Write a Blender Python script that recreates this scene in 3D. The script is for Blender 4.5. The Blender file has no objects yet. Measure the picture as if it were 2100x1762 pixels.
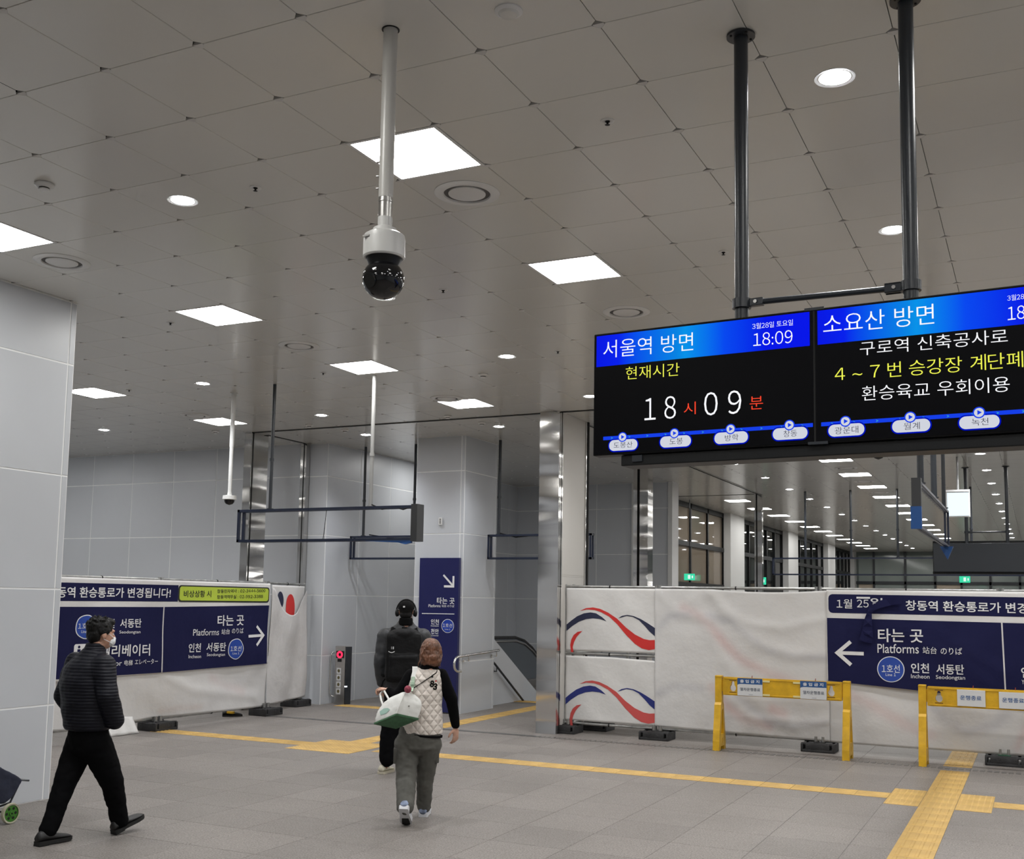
import bpy, bmesh, math, random
from mathutils import Vector, Matrix, noise
random.seed(7)
sc = bpy.context.scene
COL = sc.collection
PI = math.pi

# ---------------------------------------------------------------- camera
T = 0.63                     # ceiling module
ZC = 4.5893                  # ceiling height
CAM = Vector((4.3293, -3.8776, 1.8626))
YAW, PITCH, ROLL = math.radians(-25.7316), math.radians(5.6012), math.radians(0.9344)
FPX, PCX, PCY = 2197.95, 1069.876, 1015.508
_f = Vector((math.sin(YAW) * math.cos(PITCH), math.cos(YAW) * math.cos(PITCH), math.sin(PITCH)))
_r = Vector((math.cos(YAW), -math.sin(YAW), 0)); _u = _r.cross(_f)
_r2 = _r * math.cos(ROLL) + _u * math.sin(ROLL); _u2 = -_r * math.sin(ROLL) + _u * math.cos(ROLL)
cam_d = bpy.data.cameras.new('camera'); cam = bpy.data.objects.new('camera', cam_d); COL.objects.link(cam)
cam.matrix_world = Matrix(((_r2.x, _u2.x, -_f.x, CAM.x), (_r2.y, _u2.y, -_f.y, CAM.y), (_r2.z, _u2.z, -_f.z, CAM.z), (0, 0, 0, 1)))
cam_d.sensor_width = 36; cam_d.sensor_fit = 'HORIZONTAL'; cam_d.lens = FPX / 2100 * 36
cam_d.shift_x = (1050 - PCX) / 2100; cam_d.shift_y = (PCY - 881) / 2100
cam_d.clip_start = 0.05; cam_d.clip_end = 200
sc.camera = cam
# ---------------------------------------------------------------- world and exposure (interior lit by its ceiling lamps and added unseen ones)
w = bpy.data.worlds.new('night'); sc.world = w; w.use_nodes = True
w.node_tree.nodes['Background'].inputs[0].default_value = (0.012, 0.014, 0.02, 1)
w.node_tree.nodes['Background'].inputs[1].default_value = 1.0
PANEL_L, DOWN_L, SPOT_W = 25.0, 40.0, 180.0
sc.view_settings.view_transform = 'Standard'; sc.view_settings.look = 'None'
sc.view_settings.gamma = 1.0; sc.view_settings.use_curve_mapping = False
sc.view_settings.exposure = 0.08
sc.cycles.max_bounces = 6; sc.cycles.diffuse_bounces = 4; sc.cycles.glossy_bounces = 2; sc.cycles.adaptive_threshold = 0.07; sc.cycles.adaptive_min_samples = 16; sc.cycles.caustics_reflective = False; sc.cycles.caustics_refractive = False

# ---------------------------------------------------------------- helpers
def in_view(p):
    d = Vector(p) - CAM
    z = d.dot(_f)
    if z < 0.1: return None
    return PCX + FPX * d.dot(_r2) / z, PCY - FPX * d.dot(_u2) / z, z

WO = {}
class MB:
    def __init__(s): s.v = []; s.f = []; s.m = []; s.cur = 0
    def add(s, vs, fs):
        o = len(s.v); s.v += [tuple(q) for q in vs]
        for f in fs: s.f.append(tuple(i + o for i in f)); s.m.append(s.cur)
        return s
    def box(s, x0, y0, z0, x1, y1, z1):
        if x0 > x1: x0, x1 = x1, x0
        if y0 > y1: y0, y1 = y1, y0
        if z0 > z1: z0, z1 = z1, z0
        return s.add([(x0,y0,z0),(x1,y0,z0),(x1,y1,z0),(x0,y1,z0),(x0,y0,z1),(x1,y0,z1),(x1,y1,z1),(x0,y1,z1)],
              [(0,3,2,1),(4,5,6,7),(0,1,5,4),(1,2,6,5),(2,3,7,6),(3,0,4,7)])
    def bbox(s, x0, y0, z0, x1, y1, z1, b):
        """box with chamfered edges"""
        bm = bmesh.new(); bmesh.ops.create_cube(bm, size=1)
        for q in bm.verts: q.co = Vector(((x0+x1)/2 + q.co.x*(x1-x0), (y0+y1)/2 + q.co.y*(y1-y0), (z0+z1)/2 + q.co.z*(z1-z0)))
        bmesh.ops.bevel(bm, geom=bm.edges[:], offset=b, segments=2, affect='EDGES', profile=0.6)
        return s.frombm(bm)
    def frombm(s, bm, mat=None):
        bm.verts.index_update()
        vs = [(mat @ q.co if mat else q.co) for q in bm.verts]
        s.add(vs, [tuple(q.index for q in f.verts) for f in bm.faces]); bm.free(); return s
    def cone(s, p0, p1, r0, r1=None, n=16, caps=True):
        r1 = r0 if r1 is None else r1
        p0 = Vector(p0); p1 = Vector(p1); d = (p1 - p0).normalized()
        a = d.orthogonal().normalized(); b = d.cross(a)
        vs = [p0 + (a*math.cos(2*PI*i/n) + b*math.sin(2*PI*i/n))*r0 for i in range(n)] + [p1 + (a*math.cos(2*PI*i/n) + b*math.sin(2*PI*i/n))*r1 for i in range(n)]
        fs = [(i, (i+1) % n, n+(i+1) % n, n+i) for i in range(n)]
        if caps: fs += [tuple(range(n-1, -1, -1)), tuple(range(n, 2*n))]
        return s.add(vs, fs)
    def tube(s, path, r, n=10, caps=True):
        P = [Vector(q) for q in path]; rings = []
        up = None
        for i, q in enumerate(P):
            d = (P[min(i+1, len(P)-1)] - P[max(i-1, 0)]).normalized()
            if up is None: up = d.orthogonal().normalized()
            up = (up - d*up.dot(d)).normalized(); b = d.cross(up)
            rr = r[i] if isinstance(r, (list, tuple)) else r
            rings.append([q + (up*math.cos(2*PI*k/n) + b*math.sin(2*PI*k/n))*rr for k in range(n)])
        return s.rings(rings, caps)
    def rings(s, rings, caps=True):
        n = len(rings[0]); vs = [q for R_ in rings for q in R_]; fs = []
        for j in range(len(rings)-1):
            for i in range(n): fs.append((j*n+i, j*n+(i+1) % n, (j+1)*n+(i+1) % n, (j+1)*n+i))
        if caps: fs += [tuple(range(n-1, -1, -1)), tuple(range((len(rings)-1)*n, len(rings)*n))]
        return s.add(vs, fs)
    def lathe(s, prof, c=(0,0,0), n=24, caps=True):
        return s.rings([[(c[0]+r*math.cos(2*PI*k/n), c[1]+r*math.sin(2*PI*k/n), c[2]+z) for k in range(n)] for r, z in prof], caps)
    def ell(s, c, rad, rot=None, nu=20, nv=12):
        rot = rot or Matrix.Identity(3); c = Vector(c); rings = []
        for j in range(1, nv):
            th = PI*j/nv
            rings.append([c + rot @ Vector((rad[0]*math.sin(th)*math.cos(2*PI*k/nu), rad[1]*math.sin(th)*math.sin(2*PI*k/nu), -rad[2]*math.cos(th))) for k in range(nu)])
        return s.rings(rings)
    def prism(s, poly, fn, d0, d1):
        """2D polygon extruded from depth d0 to d1; fn(u, v, d) gives the point"""
        n = len(poly)
        s.add([fn(u, v, d0) for u, v in poly] + [fn(u, v, d1) for u, v in poly],
              [tuple(range(n-1, -1, -1)), tuple(range(n, 2*n))] + [(i, (i+1) % n, n+(i+1) % n, n+i) for i in range(n)])
        return s
    def mesh(s, name, mats, smooth=None, org=Vector((0,0,0))):
        me = bpy.data.meshes.new(name)
        me.from_pydata([(q[0]-org[0], q[1]-org[1], q[2]-org[2]) for q in s.v], [], s.f)
        for m_ in (mats if isinstance(mats, (list, tuple)) else [mats]): me.materials.append(m_)
        if any(s.m): me.polygons.foreach_set('material_index', s.m)
        bm = bmesh.new(); bm.from_mesh(me); bmesh.ops.recalc_face_normals(bm, faces=bm.faces[:]); bm.to_mesh(me); bm.free()
        if smooth:
            me.polygons.foreach_set('use_smooth', [True]*len(me.polygons))
            if smooth < 180: me.set_sharp_from_angle(angle=math.radians(smooth))
        me.update(); return me
    def build(s, name, mats, parent=None, smooth=None, org=None):
        """vertices are world coordinates (or the parent's local ones when the parent is not in WO)"""
        if parent is not None: o_ = WO.get(parent.name, Vector((0,0,0)))
        else: o_ = Vector(org) if org is not None else Vector((0,0,0))
        ob = bpy.data.objects.new(name, s.mesh(name, mats, smooth, o_)); COL.objects.link(ob)
        if parent is not None: ob.parent = parent
        else: ob.location = o_
        WO[ob.name] = o_
        return ob
def tag(o, label, cat, group=None):
    o['label'] = label; o['category'] = cat
    if group: o['group'] = group
    return o
def struct(o): o['kind'] = 'structure'; return o
def stuff(o): o['kind'] = 'stuff'; return o
def empty(name, loc, rz=0, local=False):
    o = bpy.data.objects.new(name, None); COL.objects.link(o); o.location = loc; o.rotation_euler = (0, 0, rz)
    o.empty_display_size = 0.2
    WO[o.name] = Vector((0,0,0)) if local else Vector(loc)
    return o
def inst(name, me, parent, loc, rz=0):
    """linked copy of a piece that shares its mesh; loc in world coordinates"""
    o = bpy.data.objects.new(name, me); COL.objects.link(o)
    if parent is not None: o.parent = parent; o.location = Vector(loc) - WO.get(parent.name, Vector((0,0,0)))
    else: o.location = loc
    o.rotation_euler = (0, 0, rz); return o
def dup(root, loc, label=None, group=None, rz=None):
    r = root.copy(); COL.objects.link(r); r.location = loc
    if rz is not None: r.rotation_euler = (0, 0, rz)
    if label: r['label'] = label
    if group: r['group'] = group
    for ch in list(root.children):
        c_ = ch.copy(); COL.objects.link(c_); c_.parent = r
        for g in list(ch.children):
            d_ = g.copy(); COL.objects.link(d_); d_.parent = c_
    return r

# ---------------------------------------------------------------- materials
def nt(name):
    m = bpy.data.materials.new(name); m.use_nodes = True
    return m, m.node_tree.nodes, m.node_tree.links, m.node_tree.nodes['Principled BSDF']
def mat(name, col, rough=0.5, metal=0.0, var=None, bump=None, spec=None, sheen=0):
    """var = (scale, amount) colour mottling; bump = (scale, strength, (sx,sy,sz))"""
    m, N, L, b = nt(name)
    b.inputs['Base Color'].default_value = (*col, 1); b.inputs['Roughness'].default_value = rough; b.inputs['Metallic'].default_value = metal
    if spec is not None: b.inputs['Specular IOR Level'].default_value = spec
    if sheen: b.inputs['Sheen Weight'].default_value = sheen
    tc = N.new('ShaderNodeTexCoord')
    if var:
        n_ = N.new('ShaderNodeTexNoise'); n_.inputs['Scale'].default_value = var[0]; n_.inputs['Detail'].default_value = 5
        L.new(tc.outputs['Object'], n_.inputs['Vector'])
        r_ = N.new('ShaderNodeValToRGB'); a = var[1]
        r_.color_ramp.elements[0].position = 0.3; r_.color_ramp.elements[1].position = 0.7
        r_.color_ramp.elements[0].color = (*[max(0, c*(1-a)) for c in col], 1); r_.color_ramp.elements[1].color = (*[min(1, c*(1+a)) for c in col], 1)
        L.new(n_.outputs['Fac'], r_.inputs['Fac']); L.new(r_.outputs['Color'], b.inputs['Base Color'])
    if bump:
        mp = N.new('ShaderNodeMapping'); mp.inputs['Scale'].default_value = bump[2] if len(bump) > 2 else (1, 1, 1)
        L.new(tc.outputs['Object'], mp.inputs['Vector'])
        n_ = N.new('ShaderNodeTexNoise'); n_.inputs['Scale'].default_value = bump[0]; n_.inputs['Detail'].default_value = bump[3] if len(bump) > 3 else 3
        L.new(mp.outputs['Vector'], n_.inputs['Vector'])
        bp = N.new('ShaderNodeBump'); bp.inputs['Strength'].default_value = bump[1]; bp.inputs['Distance'].default_value = bump[4] if len(bump) > 4 else 0.02
        L.new(n_.outputs['Fac'], bp.inputs['Height']); L.new(bp.outputs['Normal'], b.inputs['Normal'])
    return m
def emit(name, col, s):
    m, N, L, b = nt(name)
    b.inputs['Base Color'].default_value = (0, 0, 0, 1); b.inputs['Roughness'].default_value = 0.6; b.inputs['Specular IOR Level'].default_value = 0.0
    b.inputs['Emission Color'].default_value = (*col, 1); b.inputs['Emission Strength'].default_value = s
    m.cycles.emission_sampling = 'FRONT' if name == 'panel_light' else 'NONE'
    return m
def floor_mat():
    m, N, L, b = nt('granite')
    g = N.new('ShaderNodeNewGeometry')
    n1 = N.new('ShaderNodeTexNoise'); n1.inputs['Scale'].default_value = 75; n1.inputs['Detail'].default_value = 4; n1.inputs['Roughness'].default_value = 0.75
    n2 = N.new('ShaderNodeTexNoise'); n2.inputs['Scale'].default_value = 0.9; n2.inputs['Detail'].default_value = 6
    n3 = N.new('ShaderNodeTexNoise'); n3.inputs['Scale'].default_value = 14; n3.inputs['Detail'].default_value = 4
    for n_ in (n1, n2, n3): L.new(g.outputs['Position'], n_.inputs['Vector'])
    off = N.new('ShaderNodeVectorMath'); off.operation = 'ADD'; off.inputs[1].default_value = (-2.94 + 63, -6.9 + 63, 0)
    dv = N.new('ShaderNodeVectorMath'); dv.operation = 'DIVIDE'; dv.inputs[1].default_value = (T, T, 1000)
    fl = N.new('ShaderNodeVectorMath'); fl.operation = 'FLOOR'
    wn = N.new('ShaderNodeTexWhiteNoise'); wn.noise_dimensions = '3D'
    L.new(g.outputs['Position'], off.inputs[0]); L.new(off.outputs[0], dv.inputs[0]); L.new(dv.outputs[0], fl.inputs[0]); L.new(fl.outputs[0], wn.inputs['Vector'])
    r1 = N.new('ShaderNodeValToRGB'); e = r1.color_ramp.elements
    e[0].position = 0.36; e[0].color = (0.115, 0.103, 0.094, 1); e[1].position = 0.66; e[1].color = (0.335, 0.306, 0.283, 1)
    L.new(n1.outputs['Fac'], r1.inputs['Fac'])
    mx = N.new('ShaderNodeMix'); mx.data_type = 'RGBA'; mx.blend_type = 'MULTIPLY'; mx.inputs[0].default_value = 1.0
    add = N.new('ShaderNodeMath'); add.operation = 'MULTIPLY_ADD'; add.inputs[1].default_value = 0.13; add.inputs[2].default_value = 0.84
    L.new(wn.outputs['Value'], add.inputs[0])
    st = N.new('ShaderNodeMapRange'); st.inputs[1].default_value = 0.3; st.inputs[2].default_value = 0.75; st.inputs[3].default_value = 0.9; st.inputs[4].default_value = 1.09
    L.new(n2.outputs['Fac'], st.inputs[0])
    st2 = N.new('ShaderNodeMapRange'); st2.inputs[1].default_value = 0.3; st2.inputs[2].default_value = 0.7; st2.inputs[3].default_value = 0.93; st2.inputs[4].default_value = 1.06
    L.new(n3.outputs['Fac'], st2.inputs[0])
    p1 = N.new('ShaderNodeMath'); p1.operation = 'MULTIPLY'; p2 = N.new('ShaderNodeMath'); p2.operation = 'MULTIPLY'
    L.new(add.outputs[0], p1.inputs[0]); L.new(st.outputs[0], p1.inputs[1]); L.new(p1.outputs[0], p2.inputs[0]); L.new(st2.outputs[0], p2.inputs[1])
    cb = N.new('ShaderNodeCombineColor')
    for k in range(3): L.new(p2.outputs[0], cb.inputs[k])
    L.new(r1.outputs['Color'], mx.inputs[6]); L.new(cb.outputs[0], mx.inputs[7])
    L.new(mx.outputs[2], b.inputs['Base Color'])
    b.inputs['Roughness'].default_value = 0.5; b.inputs['Specular IOR Level'].default_value = 0.35
    return m

m_ceil = mat('ceiling_white', (0.66, 0.652, 0.612), 0.19, var=(0.5, 0.02), bump=(1.2, 0.12, (1, 0.5, 1), 2, 0.03))
m_plenum = mat('plenum_dark', (0.03, 0.03, 0.03), 0.9)
m_clip = mat('clip_white', (0.58, 0.57, 0.55), 0.5)
m_panel = mat('wall_panel_grey', (0.525, 0.547, 0.58), 0.38, var=(0.7, 0.025))
m_seal = mat('joint_sealant', (0.84, 0.85, 0.85), 0.6)
m_cream = mat('cream_board', (0.62, 0.60, 0.565), 0.45, var=(0.6, 0.02))
m_white = mat('white_paint', (0.68, 0.68, 0.67), 0.4)
m_steel = mat('stainless', (0.66, 0.65, 0.635), 0.13, 1.0, bump=(1.0, 0.8, (0.5, 0.5, 2.6), 0.3, 0.09))
m_pipe = mat('galvanised_pipe', (0.42, 0.42, 0.41), 0.35, 0.85, var=(8, 0.25))
m_brush = mat('brushed_steel', (0.50, 0.49, 0.47), 0.3, 1.0)
m_chrome = mat('polished_rail', (0.7, 0.7, 0.69), 0.12, 1.0)
m_black = mat('black_metal', (0.005, 0.0055, 0.006), 0.45, spec=0.3)
m_post = mat('charcoal_post', (0.022, 0.026, 0.032), 0.32)
m_navyf = mat('navy_steel', (0.008, 0.014, 0.036), 0.35)
m_gap = mat('black_gap', (0.006, 0.006, 0.006), 0.8)
m_rub = mat('black_rubber', (0.018, 0.018, 0.019), 0.6, var=(6, 0.6), bump=(30, 0.3))
m_yel = mat('yellow_plastic', (0.62, 0.36, 0.012), 0.42, var=(7, 0.18), bump=(40, 0.08))
m_tact = mat('tactile_yellow', (0.47, 0.30, 0.09), 0.6, var=(3, 0.15))
m_cloth = mat('banner_cloth', (0.66, 0.65, 0.635), 0.75, var=(1.3, 0.05), bump=(3, 0.35, (1, 1, 1), 5, 0.05))
m_cloth2 = mat('banner_cloth_back', (0.60, 0.585, 0.575), 0.8, var=(1.6, 0.07), bump=(2.5, 0.5, (1, 1, 1), 5, 0.06))
m_navy = mat('navy_print', (0.010, 0.011, 0.052), 0.75, spec=0.15, bump=(3, 0.3, (1, 1, 1), 4, 0.04))
m_totem = mat('navy_vinyl', (0.010, 0.012, 0.085), 0.3)
m_ink = mat('white_print', (0.74, 0.74, 0.74), 0.6)
m_blue = mat('line_blue', (0.012, 0.055, 0.33), 0.5)
m_lime = mat('lime_print', (0.44, 0.56, 0.05), 0.55)
m_dark = mat('black_print', (0.012, 0.014, 0.012), 0.55)
m_red = mat('red_print', (0.58, 0.025, 0.022), 0.55)
m_red2 = mat('faded_red_print', (0.55, 0.075, 0.07), 0.6)
m_nav2 = mat('wave_navy', (0.012, 0.016, 0.05), 0.55)
m_nav3 = mat('wave_blue', (0.012, 0.022, 0.17), 0.55)
m_glass = mat('night_glass', (0.012, 0.013, 0.013), 0.02, spec=0.9)
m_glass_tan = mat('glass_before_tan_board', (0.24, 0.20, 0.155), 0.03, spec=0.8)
m_granite = floor_mat()
m_grout = mat('grout', (0.16, 0.15, 0.145), 0.9)
m_lamp = emit('panel_light', (1.0, 0.99, 0.96), PANEL_L)
m_down = emit('downlight_led', (0.95, 0.96, 1.0), DOWN_L)
m_tan = mat('tan_board', (0.52, 0.44, 0.34), 0.5)
m_teal = mat('green_glass', (0.32, 0.37, 0.35), 0.08)

# ---------------------------------------------------------------- lettering
def text_poly(s, bold=0.0):
    cu = bpy.data.curves.new('t', 'FONT'); cu.body = s; cu.size = 1; cu.fill_mode = 'FRONT'; cu.resolution_u = 3; cu.offset = bold
    ob = bpy.data.objects.new('t', cu); COL.objects.link(ob)
    me = bpy.data.meshes.new_from_object(ob.evaluated_get(bpy.context.evaluated_depsgraph_get()))
    V = [(q.co.x, q.co.y) for q in me.vertices]; F = [tuple(p_.vertices) for p_ in me.polygons]
    bpy.data.objects.remove(ob); bpy.data.curves.remove(cu); bpy.data.meshes.remove(me)
    return V, F
_tc = {}
def words(V, F):
    """faces grouped into words by the gaps between them"""
    iv = sorted((min(V[i][0] for i in f), max(V[i][0] for i in f), f) for f in F); out = []; hi = -1e9
    for a, b, f in iv:
        if a > hi+0.2: out.append([])
        out[-1].append(f); hi = max(hi, b)
    return out
def text_chars(s, bold):
    """strings with figures: set character by character with the wide figures"""
    V, F, x = [], [], 0.0
    for ch in s:
        if ch == ' ': x += 0.30; continue
        v_, f_ = text_poly(chr(ord(ch)+0xFEE0) if ch.isdigit() else ch, min(bold, 0.0) if ch == '4' else bold)
        a = min(q[0] for q in v_); b = max(q[0] for q in v_); o = len(V)
        V += [(q[0]-a+x, q[1]) for q in v_]; F += [tuple(i+o for i in f) for f in f_]; x += b-a+(0.10 if ord(ch) > 255 or ch.isdigit() else 0.12)
    return V, F
def text_any(s, bold): return text_chars(s, bold) if any(c_.isdigit() for c_ in s) else text_poly(s, bold)
def lettering(name, s, seg, fn, m, parent, bold=0.012, slant=0.0):
    """seg = (u0, v0, u1, v1, h): centre line and glyph height; fn(u, v) maps to the surface"""
    key = (s, bold)
    if key not in _tc: _tc[key] = text_any(s, bold)
    V, F = _tc[key]
    if not V: return None
    wds = words(V, F)
    if len(wds) > 1:
        x0 = min(q[0] for q in V); x1 = max(q[0] for q in V); y0 = min(q[1] for q in V); y1 = max(q[1] for q in V); u0, v0, u1, v1, h = seg; last = None
        for fs in wds:
            ids = sorted(set(i for f in fs for i in f)); ix = {i: k for k, i in enumerate(ids)}; mb = MB()
            mb.add([fn(u0+(u1-u0)*(V[i][0]-x0)/(x1-x0), v0+(v1-v0)*(V[i][0]-x0)/(x1-x0)+(V[i][1]-(y0+y1)/2)/(y1-y0)*h) for i in ids], [tuple(ix[i] for i in f) for f in fs])
            last = mb.build(name, m, parent)
        return last
    x0 = min(q[0] for q in V); x1 = max(q[0] for q in V); y0 = min(q[1] for q in V); y1 = max(q[1] for q in V)
    u0, v0, u1, v1, h = seg; mb = MB()
    out = []
    for x, y in V:
        a = (x-x0)/(x1-x0); b_ = (y-(y0+y1)/2)/(y1-y0)
        out.append(fn(u0+(u1-u0)*a + slant*b_*h, v0+(v1-v0)*a + b_*h))
    mb.add(out, F)
    return mb.build(name, m, parent)
def disc(u, v, ru, rv, n=40, sq=0.0):
    return [(u+ru*math.cos(2*PI*k/n)*(1+sq*math.cos(5*2*PI*k/n+0.6)), v+rv*math.sin(2*PI*k/n)*(1+sq*math.cos(5*2*PI*k/n+0.6))) for k in range(n)]
def rrect(u0, v0, u1, v1, r, n=5):
    P = []
    for cx, cy, a in ((u1-r, v1-r, 0), (u0+r, v1-r, 90), (u0+r, v0+r, 180), (u1-r, v0+r, 270)):
        P += [(cx+r*math.cos(math.radians(a+90*k/n)), cy+r*math.sin(math.radians(a+90*k/n))) for k in range(n+1)]
    return P
def flat(name, poly, fn, m, parent):
    """a printed shape, triangulated so that it can follow cloth"""
    bm = bmesh.new(); vs = [bm.verts.new((u, v, 0)) for u, v in poly]
    bm.faces.new(vs); bmesh.ops.triangulate(bm, faces=bm.faces[:])
    us = [q[0] for q in poly]; vs_ = [q[1] for q in poly]; st_ = 0.05
    for ax, lo, hi in ((0, min(us), max(us)), (1, min(vs_), max(vs_))):
        if hi-lo < 0.25: continue
        k = math.floor(lo/st_)+1
        while k*st_ < hi:
            co = (k*st_, 0, 0) if ax == 0 else (0, k*st_, 0); no = (1, 0, 0) if ax == 0 else (0, 1, 0)
            bmesh.ops.bisect_plane(bm, geom=bm.verts[:]+bm.edges[:]+bm.faces[:], plane_co=co, plane_no=no); k += 1
    mb = MB(); bm.verts.index_update()
    mb.add([fn(q.co.x, q.co.y) for q in bm.verts], [tuple(q.index for q in f.verts) for f in bm.faces]); bm.free()
    return mb.build(name, m, parent)
def stroke(P, t):
    """polyline as a polygon of thickness t (2D)"""
    out = []; n = len(P)
    L_, R_ = [], []
    for i, q in enumerate(P):
        a = Vector(P[max(i-1, 0)]); b = Vector(P[min(i+1, n-1)]); d = (b-a).normalized(); nn = Vector((-d.y, d.x))*t/2
        if 0 < i < n-1:
            d1 = (Vector(q)-a).normalized(); c_ = max(0.35, d.dot(d1)); nn = nn/c_
        L_.append((q[0]+nn.x, q[1]+nn.y)); R_.append((q[0]-nn.x, q[1]-nn.y))
    return L_ + R_[::-1]

# ---------------------------------------------------------------- print layouts (text, start u, v, end u, v, glyph height)
LED_T = [('서울역 방면', 0.0527, 3.0701, 0.508, 3.0633, 0.0853), ('3월28일 토요일', 0.7861, 3.1019, 0.9697, 3.1001, 0.0265), ('18:09', 0.7906, 3.0402, 0.9673, 3.0375, 0.0586), ('현재시간', 0.1707, 2.9428, 0.4409, 2.9391, 0.0618), ('1 8', 0.2679, 2.7626, 0.4239, 2.7629, 0.1065), ('시', 0.4626, 2.7503, 0.5202, 2.7519, 0.0583), ('0 9', 0.5603, 2.7654, 0.7346, 2.7636, 0.1072), ('분', 0.7729, 2.754, 0.8337, 2.7531, 0.0584), ('소요산 방면', 1.1015, 3.074, 1.5552, 3.0695, 0.0858), ('3월28일 토요일', 1.8327, 3.1002, 1.9835, 3.1007, 0.0238), ('18:09', 1.8326, 3.0367, 1.9781, 3.0381, 0.055), ('구로역 신축공사로', 1.2545, 2.9521, 1.8303, 2.9473, 0.0597), ('4 ~ 7 번 승강장 계단폐쇄', 1.148, 2.8512, 1.9504, 2.8471, 0.0654), ('환승육교 우회이용', 1.2604, 2.7573, 1.8329, 2.7518, 0.0626), ('도봉산', 0.1117, 2.6011, 0.2084, 2.6006, 0.0279), ('도봉', 0.3935, 2.6018, 0.4578, 2.6029, 0.0292), ('방학', 0.6586, 2.6025, 0.7215, 2.6044, 0.0284), ('창동', 0.9241, 2.6052, 0.9837, 2.607, 0.0295), ('광운대', 1.145, 2.6051, 1.2436, 2.606, 0.0306), ('월계', 1.4272, 2.6057, 1.4906, 2.6059, 0.0297), ('녹천', 1.689, 2.6057, 1.7511, 2.6057, 0.0289)]
LED_P = [(0.0132, 3.1369), (1.0371, 3.142), (1.0392, 2.9926), (0.0247, 2.9846), (1.0707, 3.138), (1.8947, 3.1376), (1.0754, 2.9907), (1.8908, 2.9933), (0.0558, 2.6345), (1.0546, 2.6382), (1.0878, 2.6415), (1.8813, 2.6404), (0.1568, 2.6385), (0.417, 2.6403), (0.6849, 2.6427), (0.9502, 2.6433), (1.1903, 2.6437), (1.4535, 2.6434), (1.7172, 2.6438), (0.1603, 2.6004), (0.4222, 2.6021), (0.6868, 2.6037), (0.9526, 2.6062), (1.1933, 2.6065), (1.4561, 2.6073), (1.7171, 2.6055), (-0.0015, 3.152), (0.0467, 2.5564), (0.1448, 2.5165), (1.0662, 3.1478), (1.8777, 2.5031), (1.0526, 3.1448), (1.0736, 2.5668)]
BR_T = [('1월', 1.9872, 1.8851, 2.1807, 1.8845, 0.1179), ('25', 2.2408, 1.8892, 2.3839, 1.8914, 0.0986), ('일!', 2.4079, 1.9103, 2.6139, 1.9098, 0.1042), ('창동역 환승통로가 변경됩니다!', 2.8283, 1.8767, 4.6463, 1.8591, 0.127), ('타는 곳', 2.4901, 1.496, 3.0274, 1.503, 0.1692), ('Platforms', 2.4817, 1.3314, 2.9732, 1.3408, 0.1147), ('站台', 3.0184, 1.328, 3.182, 1.3289, 0.0859), ('のりば', 3.2268, 1.3269, 3.471, 1.3296, 0.0852), ('1호선', 2.5305, 1.0834, 2.7453, 1.0876, 0.0989), ('Line 1', 2.576, 1.0105, 2.6978, 1.0122, 0.0362), ('인천', 2.8776, 1.1051, 3.0876, 1.1067, 0.1193), ('서동탄', 3.1718, 1.1031, 3.4881, 1.107, 0.1239), ('Incheon', 2.8757, 1.0034, 3.0912, 1.0059, 0.05), ('Seodongtan', 3.1641, 0.9986, 3.4967, 1.0043, 0.0613), ('연천', 4.1169, 1.1049, 4.3466, 1.1035, 0.1259), ('Yeoncheon', 4.1191, 0.9903, 4.3435, 0.993, 0.0514)]
BL_T = [('창동역 환승통로가 변경됩니다!', 5.5476, 1.8673, 7.6479, 1.8817, 0.1361), ('서동탄', 6.7531, 1.4687, 7.1355, 1.4684, 0.1218), ('Seodongtan', 6.7445, 1.3487, 7.1239, 1.3447, 0.0521), ('인천', 6.4011, 1.4688, 6.6581, 1.4682, 0.1187), ('1호선', 6.061, 1.4443, 6.296, 1.4451, 0.0746), ('Line 1', 6.1176, 1.3735, 6.2483, 1.371, 0.0373), ('엘리베이터', 6.4474, 1.1127, 7.3125, 1.1025, 0.1597), ('Elevator', 6.416, 0.9467, 6.823, 0.9434, 0.0679), ('电梯', 6.8625, 0.9433, 7.0057, 0.9412, 0.0736), ('エレベーター', 7.0456, 0.949, 7.4627, 0.9395, 0.0706), ('비상상황 시', 7.9085, 1.8743, 8.4836, 1.8814, 0.099), ('창동민자역사 : 02-3444-5600', 8.6095, 1.9214, 9.7006, 1.9474, 0.0572), ('창동역역무실 : 02-992-3388', 8.6072, 1.836, 9.6501, 1.8562, 0.057), ('타는 곳', 8.6295, 1.4865, 9.2363, 1.4892, 0.1624), ('Platforms', 8.141, 1.3208, 8.6715, 1.3178, 0.0944), ('站台', 8.7262, 1.3199, 8.9086, 1.3218, 0.0806), ('のりば', 8.9564, 1.3296, 9.2264, 1.329, 0.0818), ('1호선', 8.9411, 1.0623, 9.182, 1.0598, 0.0815), ('Line 1', 8.9939, 0.9904, 9.1405, 0.9871, 0.0326), ('인천', 8.0676, 1.1016, 8.3157, 1.0987, 0.1262), ('서동탄', 8.4316, 1.1002, 8.84, 1.0946, 0.1295), ('Incheon', 8.0713, 0.9785, 8.3299, 0.9714, 0.0476), ('Seodongtan', 8.4497, 0.9844, 8.8302, 0.9751, 0.0583)]
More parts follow.
